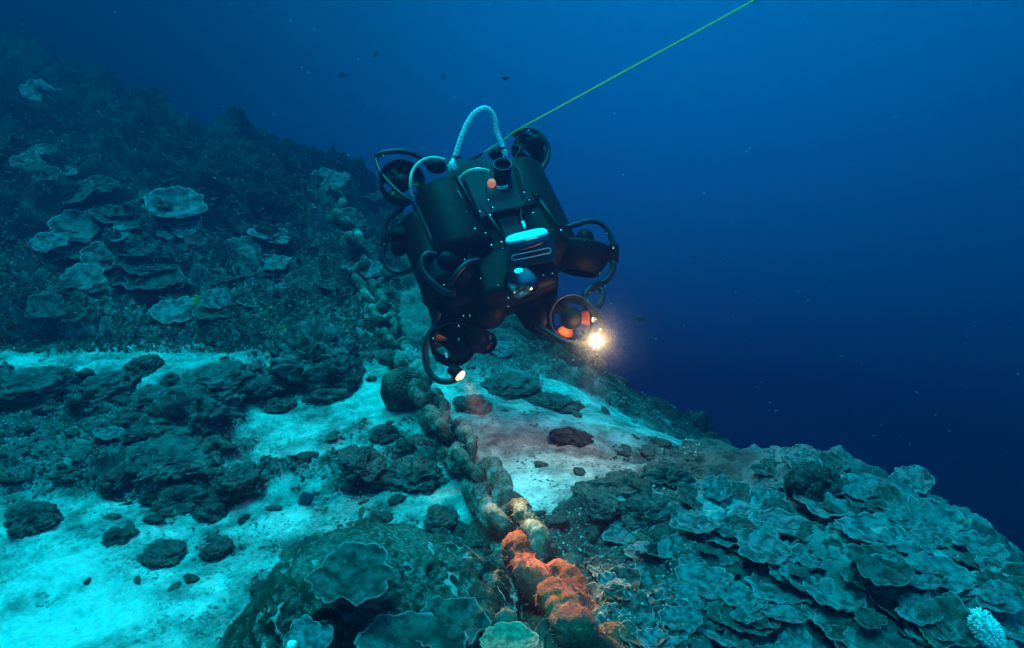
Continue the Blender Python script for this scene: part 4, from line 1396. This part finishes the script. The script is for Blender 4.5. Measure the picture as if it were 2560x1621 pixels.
part("frayed_end", join(fr), M_rope)
part("frayed_end", join(fr2), M_rope)


# thrusters
def thruster(px, py, w, axis, rpx, lpx, hub_off=0.0, hub_r=0.42, blade_a=0.0, hub_len=1.0, nb=3, open_=True, taper=0.85):
    """ducted propeller: duct > propeller, hub, spokes"""
    c = R(px, py, w)
    ax = np.array(CV(*axis))
    r = rpx * MPP; L = lpx * MPP
    prof = [(r, 0), (r * 1.03, -L * .08), (r * 0.99, -L * .5), (r * taper, -L), (r * taper * .9, -L), (r * .88, -L * .5), (r * .90, -L * .08), (r * .94, 0)]
    duct = part("thruster_duct", lathe(prof, c, ax, 48, closed=True), M_blk)
    F_ = frame_from(ax)
    hc = c - ax * (L * (0.45 - hub_off))
    part("hub", ellipsoid(hc, F_, (r * hub_r, r * hub_r, r * hub_r * hub_len * 1.15)), M_blk, duct)
    sp = []
    for k in range(4):
        a = blade_a + 0.5 + k * math.pi / 2
        dirv = F_[0] * math.cos(a) + F_[1] * math.sin(a)
        sp.append(tube([hc, c - ax * L * 0.2 + dirv * r * .92], [3 * MPP, 2.2 * MPP], 8))
    part("spokes", join(sp), M_blk, duct)
    bl = []
    for k in range(nb):
        a = blade_a + k * 2 * math.pi / nb
        pts_t, n1, n2 = [], 6, 5
        Vb, Fb = [], []
        for i in range(n1):
            rr = r * (hub_r * .7 + (0.86 - hub_r * .7) * i / (n1 - 1))
            wid = 0.80 - 0.15 * i / (n1 - 1)
            for j in range(n2):
                t_ = j / (n2 - 1) - .5
                aa = a + t_ * wid * 1.5
                dirv = F_[0] * math.cos(aa) + F_[1] * math.sin(aa)
                Vb.append(c - ax * (L * 0.5 + t_ * r * 0.32) + dirv * rr)
        m_ = len(Vb)
        Vb = Vb + [v_ - ax * 0.0022 for v_ in Vb]
        for i in range(n1 - 1):
            for j in range(n2 - 1):
                q1 = i * n2 + j
                Fb.append((q1, q1 + n2, q1 + n2 + 1, q1 + 1)); Fb.append((m_ + q1, m_ + q1 + 1, m_ + q1 + n2 + 1, m_ + q1 + n2))
        edge = [j for j in range(n2)] + [i * n2 + n2 - 1 for i in range(1, n1)] + [(n1 - 1) * n2 + j for j in range(n2 - 2, -1, -1)] + [i * n2 for i in range(n1 - 2, 0, -1)]
        for e_ in range(len(edge)):
            p_, q1 = edge[e_], edge[(e_ + 1) % len(edge)]
            Fb.append((p_, q1, m_ + q1, m_ + p_))
        bl.append((np.array(Vb), Fb))
    part("propeller", join(bl), M_bladeo, duct)
    return duct


thruster(1006, 448, -0.05, (0.25, 0.30, 0.92), 58, 60, hub_off=0.1, hub_r=0.40, blade_a=0.2)
thruster(1002, 604, -0.06, (-0.2, -0.88, 0.35), 37, 36, hub_off=0.9, hub_r=0.60, blade_a=1.0, taper=0.75)
thruster(1140, 668, 0.06, (-0.72, 0.50, 0.45), 48, 50, hub_off=0.9, hub_r=0.55, blade_a=0.5, taper=.8)
thruster(1135, 862, 0.05, (0.25, -0.20, 0.93), 56, 50, hub_off=-.4, hub_r=0.35, blade_a=0.9)
thruster(1428, 795, 0.07, (-0.05, 0.10, 0.98), 55, 42, hub_off=0.2, hub_r=0.50, blade_a=0.15)
thruster(1460, 612, -0.02, (0.16, 0.93, -0.10), 66, 74, hub_off=0.62, hub_r=0.36, blade_a=0.4, taper=.74)
thruster(1330, 368, -0.20, (0.55, 0.45, 0.65), 48, 44, hub_off=0.8, hub_r=0.52, blade_a=2.6, taper=.8)
thruster(1215, 900 - 40, -0.06, (0.3, -0.4, 0.8), 30, 30, hub_off=0.0, hub_r=0.5, blade_a=1.2)

GUARDS = [
    ([(939, 400, -.10), (946, 388, -.10), (965, 381, -.10), (1005, 379, -.10), (1045, 391, -.11), (1080, 421, -.12)], 7.0),
    ([(939, 397, -.09), (948, 425, -.06), (966, 450, -.04), (1000, 484, -.01), (1036, 510, 0.0), (1062, 562, .02), (1080, 600, .04), (1096, 632, .06)], 5.4),
    ([(1007, 514, -.08), (1000, 528, -.08), (980, 541, -.08), (965, 560, -.08), (960, 592, -.07)], 6.5),
    ([(960, 600, -.07), (957, 635, -.06), (965, 663, -.05), (987, 681, -.04), (1012, 681, -.03), (1044, 668, .0)], 7.5),
    ([(1096, 638, .06), (1068, 636, .07), (1054, 655, .08), (1062, 684, .09), (1086, 710, .10), (1115, 731, .10), (1139, 733, .10)], 8.5),
    ([(1124, 712, .11), (1141, 686, .12), (1166, 660, .11), (1198, 650, .09)], 7.0),
    ([(1050, 655, .06), (1050, 690, .04), (1066, 730, .03), (1062, 752, .03), (1080, 770, .03), (1093, 800, .04)], 7.0),
    ([(1098, 780, .05), (1088, 812, .05), (1070, 842, .06), (1063, 873, .07), (1064, 908, .08), (1077, 936, .09), (1100, 953, .10), (1130, 953, .10), (1150, 944, .10)], 7.5),
    ([(1340, 815, .06), (1371, 832, .08), (1399, 850, .10), (1432, 860, .11), (1466, 858, .11), (1482, 855, .11)], 8.0),
    ([(1400, 575, .0), (1440, 562, -.01), (1474, 553, -.02), (1502, 559, -.02), (1522, 580, -.01), (1533, 612, .0)], 7.0),
    ([(1534, 655, .01), (1530, 680, .02), (1514, 702, .03), (1484, 718, .04)], 8.0),
    ([(1490, 712, .04), (1474, 722, .05), (1463, 739, .06), (1467, 760, .07), (1485, 775, .08), (1492, 790, .08)], 8.0),
    ([(1492, 716, .04), (1505, 728, .05), (1506, 745, .06), (1494, 770, .07)], 8.0),
    ([(1490, 775, .08), (1502, 800, .09), (1506, 825, .10), (1498, 845, .11)], 8.0),
    ([(1283, 340, -.22), (1300, 328, -.22), (1322, 324, -.22), (1348, 334, -.22), (1365, 354, -.21), (1371, 380, -.20), (1364, 406, -.18), (1343, 444, -.15)], 7.5),
]
for g_, r_ in GUARDS:
    part("guard_tube", px_tube(g_, r_), M_tube)
part("clamp", rbox(R(1534, 634, .005), [np.array(CV(1, 0, 0)), np.array(CV(0, 1, 0)), np.array(CV(0, 0, 1))], (12 * MPP, 24 * MPP, 0.014), 0.006), M_blk)
part("clamp", rbox(R(1490, 716, .04), [np.array(CV(.9, .4, 0)), np.array(CV(-.4, .9, 0)), np.array(CV(0, 0, 1))], (17 * MPP, 9 * MPP, 0.014), 0.005), M_blk)
part("clamp", rbox(R(962, 605, -.07), [np.array(CV(1, 0, 0)), np.array(CV(0, 1, 0)), np.array(CV(0, 0, 1))], (9 * MPP, 15 * MPP, 0.012), 0.005), M_blk)
part("duct_ring", tube([R(1432, 795, 0.085) + AR * 53 * MPP * math.cos(q_) + AU * 55 * MPP * math.sin(q_) for q_ in a_], 1.0 * MPP, 8, closed=True), plain("dull_ring", (0.06, 0.07, 0.07), 0.35))

# lamps
hl = part("headlight", lathe([(0.0001, -0.03), (15 * MPP, -0.03), (17 * MPP, -0.005), (17 * MPP, 0.004), (14 * MPP, 0.004), (14 * MPP, -0.002)], R(1491, 852, .115), CV(0.1, -0.25, .95), 32), M_blk)
part("lens", ellipsoid(R(1491, 852, .117), frame_from(CV(0.1, -0.25, .95)), (17 * MPP, 17 * MPP, 0.006)), M_lamp, hl)
lax = CV(0.75, -0.62, 0.25)
hl2 = part("headlight", lathe([(0.0001, -0.035), (13 * MPP, -0.035), (16 * MPP, -0.008), (16 * MPP, 0.0), (13 * MPP, 0.0)], R(1148, 938, .10), lax, 32), M_blk)
part("lens", lathe([(13 * MPP, 0.0), (14.5 * MPP, 0.001), (14.5 * MPP, 0.008), (9 * MPP, 0.011), (0.0001, 0.012)], R(1148, 938, .10), lax, 32), M_lamp2, hl2)
for (x_, y_, w_) in ((1502, 823, .115), (1490, 798, .095)):
    part("screw", ellipsoid(R(x_, y_, w_ + .006), [AR, AU, AT], (3.2 * MPP, 3.2 * MPP, 0.003), 10, 6), M_steel)
part("sticker", rbox(R(1482, 799, .118), [AR, AU, AT], (2.6 * MPP, 5.2 * MPP, 0.002), 0.0015), M_lbl)
part("sticker", rbox(R(1116, 889, .135), [np.array(CV(.97, .2, 0)), np.array(CV(-.2, .97, 0)), AT], (2.8 * MPP, 6 * MPP, 0.002), 0.0015), M_lbl)

for (x_, y_) in ((1311, 482), (1323, 501), (1221, 501), (1232, 520), (1254, 606), (1403, 576), (1229, 614), (1214, 583), (1200, 530), (1188, 573), (1333, 533), (1165, 530), (1226, 539)):
    part("screw", ellipsoid(R(x_, y_, wd(y_) + (0.035 if y_ < 560 else 0.045)), [AR, AU, AT], (3.6 * MPP, 2.4 * MPP, 0.003), 10, 6), M_steel)
for (x_, y_) in ((1277, 670), (1335, 657), (1358, 688), (1246, 714), (1271, 745), (1303, 662), (1381, 683), (1270, 766), (1202, 697), (1158, 790), (1174, 790), (1146, 815), (1147, 849), (1083, 847), (1162, 650), (1110, 713), (958, 390), (976, 596), (961, 611), (1534, 620), (1475, 734), (1321, 327), (1470, 752), (1499, 683)):
    wz = 0.10 if y_ > 640 and 1190 < x_ < 1400 else (0.13 if x_ < 1180 and y_ > 640 else (-0.055 if x_ < 1000 else (-0.20 if y_ < 400 else (0.03 if x_ > 1510 else 0.08))))
    part("screw", ellipsoid(R(x_, y_, wz), [AR, AU, AT], (2.3 * MPP, 2.3 * MPP, 0.002), 10, 6), M_steel)

# glow of the lit lamps, plus two added spots that warm the near chain
def lamp(name, loc, kind, energy, color, radius, target=None, size=None, blend=0.6):
    ld = bpy.data.lights.new(name, kind)
    ld.energy = energy; ld.color = color; ld.shadow_soft_size = radius
    o = bpy.data.objects.new(name, ld); COL.objects.link(o)
    o.parent = rov
    o.location = Vector(loc) - root_loc
    if target is not None:
        dv_ = (Vector(target) - Vector(loc)).normalized()
        o.rotation_euler = dv_.to_track_quat("-Z", "Y").to_euler()
        ld.spot_size = math.radians(size); ld.spot_blend = blend
    return o


lamp("headlight_glow", R(1491, 852, .14), "POINT", 2.2, (1.0, 0.42, 0.11), 0.012)
lamp("chain_warming_spot", R(1166, 950, .115), "SPOT", 95.0, (1.0, 0.55, 0.18), 0.015, W(1420, 1580, 1.2), 24, 1.0)  # added spot standing in for warm light from the camera side
lamp("chain_warming_spot_right", R(1489, 858, .15), "SPOT", 62.0, (1.0, 0.60, 0.22), 0.015, W(1430, 1590, 1.16), 25, 1.0)  # second added spot on the near chain, from the right lamp
lamp("side_headlight_glow", R(1160, 950, .115), "POINT", 0.12, (1.0, 0.62, 0.36), 0.01)

# ------------------------------------------------------------------ tether
tp = catmull([np.array(W(1207, 383, ROVD + .14)), np.array(W(1262, 348, 2.22)), np.array(W(1300, 322, 2.18)), np.array(W(1500, 212, 2.0)), np.array(W(1885, 1, 1.72)), np.array(W(2060, -98, 1.6))], 12)
tt = tube(tp, 0.0021, 10)
o = mk("tether_cable", tt[0], tt[1], M_tether)
tag(o, "thin yellow green tether running from the robot up to the top right", "cable")


# ------------------------------------------------------------------ fish
def fish(u, v, d, lpx, hpx, mat, lab, ang=0.0, thick=0.3, group=None):
    L = lpx * d / FPX; H = hpx * d / FPX
    prof = [(-1, .05), (-.8, .45), (-.5, .85), (-.1, 1.0), (.3, .8), (.6, .35), (.75, .15)]
    V, Fc = [], []
    seg = 12
    for (x, h) in prof:
        for k in range(seg):
            a = 2 * math.pi * k / seg
            V.append((x * L, thick * H * h * math.cos(a), h * H * math.sin(a)))
    for i in range(len(prof) - 1):
        for k in range(seg):
            Fc.append((i * seg + k, (i + 1) * seg + k, (i + 1) * seg + (k + 1) % seg, i * seg + (k + 1) % seg))
    Fc.append(tuple(range(seg))); Fc.append(tuple((len(prof) - 1) * seg + k for k in range(seg))[::-1])
    root = mk("fish", V, Fc, mat, loc=(0, 0, 0))
    root.location = W(u, v, d)
    tl = prism([(.7 * L, .002, 0), (1.05 * L, .002, .6 * H), (.95 * L, .002, 0), (1.05 * L, .002, -.6 * H)], (0, 1, 0), .004)
    mk("tail_fin", tl[0], tl[1], mat, parent=root)
    fn = prism([(-.3 * L, .001, .9 * H), (.1 * L, .001, 1.25 * H), (.5 * L, .001, .6 * H)], (0, 1, 0), .002)
    mk("dorsal_fin", fn[0], fn[1], mat, parent=root)
    root.rotation_euler = (0, math.radians(-ang), 0)
    return tag(root, lab, "fish", group)


M_fy = plain("yellow_fish", (0.25, 0.80, 0.02), 0.5)
M_fg = plain("green_fish", (0.20, 0.50, 0.04), 0.5)
M_fs = plain("silver_fish", (0.25, 0.35, 0.45), 0.4)
M_fd = plain("dark_fish", (0.05, 0.08, 0.12), 0.5)
fish(491, 752, 2.9, 14, 8, M_fy, "bright yellow green fish in front of the left reef, head up", ang=75)
fish(709, 820, 2.8, 12, 3.5, M_fg, "small green fish swimming in front of the black bommie", ang=4)
fish(768, 1246, 1.95, 30, 17, M_fd, "dark fish hovering over the sand left of the chain", ang=35)
for (u, v, d, l_, a) in ((855, 188, 5.5, 11, 20), (1265, 196, 5.5, 10, 0), (1108, 192, 6.0, 7, 60), (585, 120, 6.5, 8, 0), (940, 135, 6.0, 9, 40), (1600, 798, 3.2, 18, -10), (1890, 972, 3.0, 9, 0)):
    fish(u, v, d, l_, l_ * .5, M_fd, {855: "dark fish speck in the blue water above and left of the robot", 1265: "dark fish speck straight above the white rope handle", 1108: "faint fish speck between the two darker ones above the robot",
         585: "distant fish speck highest at the upper left", 940: "faint fish speck near the top of the water above the left thruster", 1600: "thin dark fish right of the robot's bright lamp", 1890: "tiny fish in the blue water above the right mound"}[u], ang=a)

for k in range(26):
    u, v = random.uniform(1650, 2520), random.uniform(640, 1180)
    if v > 1040 + max(0, u - 2050) * 0.45: continue
    fish(u, v, random.uniform(3.0, 5.5), random.uniform(4, 7), random.uniform(1.5, 2.6), M_fs, "tiny silvery fish drifting in the dark water above the right mound", ang=random.uniform(-60, 60), group="tiny fish above the right mound")

# drifting specks, and a dense speck cloud added for the lamp's halo
VV, FF = [], []
octa = np.array([[1, 0, 0], [-1, 0, 0], [0, 1, 0], [0, -1, 0], [0, 0, 1], [0, 0, -1]], float)
of = [(0, 2, 4), (2, 1, 4), (1, 3, 4), (3, 0, 4), (2, 0, 5), (1, 2, 5), (3, 1, 5), (0, 3, 5)]
c = 0
for k in range(420):
    if k < 60:
        u, v, d = random.gauss(1440, 130), random.gauss(900, 60), random.uniform(1.6, 2.2)
    else:
        u, v, d = random.uniform(0, 2560), random.uniform(0, 1621), random.uniform(0.8, 4.5)
    p = W(u, v, d)
    if p.z < floor_z(p.x, p.y) + 0.03: continue
    s = random.uniform(0.3, 1.0) ** 2 * 1.6 * d / FPX
    VV.append(octa * s + np.array(p)); FF += [tuple(q_ + c * 6 for q_ in f) for f in of]; c += 1
lampc = np.array(R(1491, 852, .15))
NP = 36000
rr_ = np.abs(rng.normal(0, 1, NP)) * 0.066 + 0.010            # cloud added to make the lamp's halo, thinning outwards
dd_ = rng.normal(0, 1, (NP, 3)); dd_ /= np.linalg.norm(dd_, axis=1)[:, None]
dd_[(dd_ @ np.array(AT)) < -0.2] *= -1
pp_ = lampc + dd_ * rr_[:, None]
oc_ = (pp_[:, None, :] + octa[None] * rng.uniform(0.00016, 0.00034, NP)[:, None, None]).reshape(-1, 3)
VV.append(oc_)
FF += [tuple(int(q_) + (c + k) * 6 for q_ in f) for k in range(NP) for f in of]
c += NP
o = mk("drifting_and_halo_specks", np.vstack(VV), FF, plain("plankton_and_halo", (0.8, 0.85, 0.85), 0.8))
tag(o, "tiny pale specks drifting in the water, with a cloud added for the lamp halo", kind="stuff")
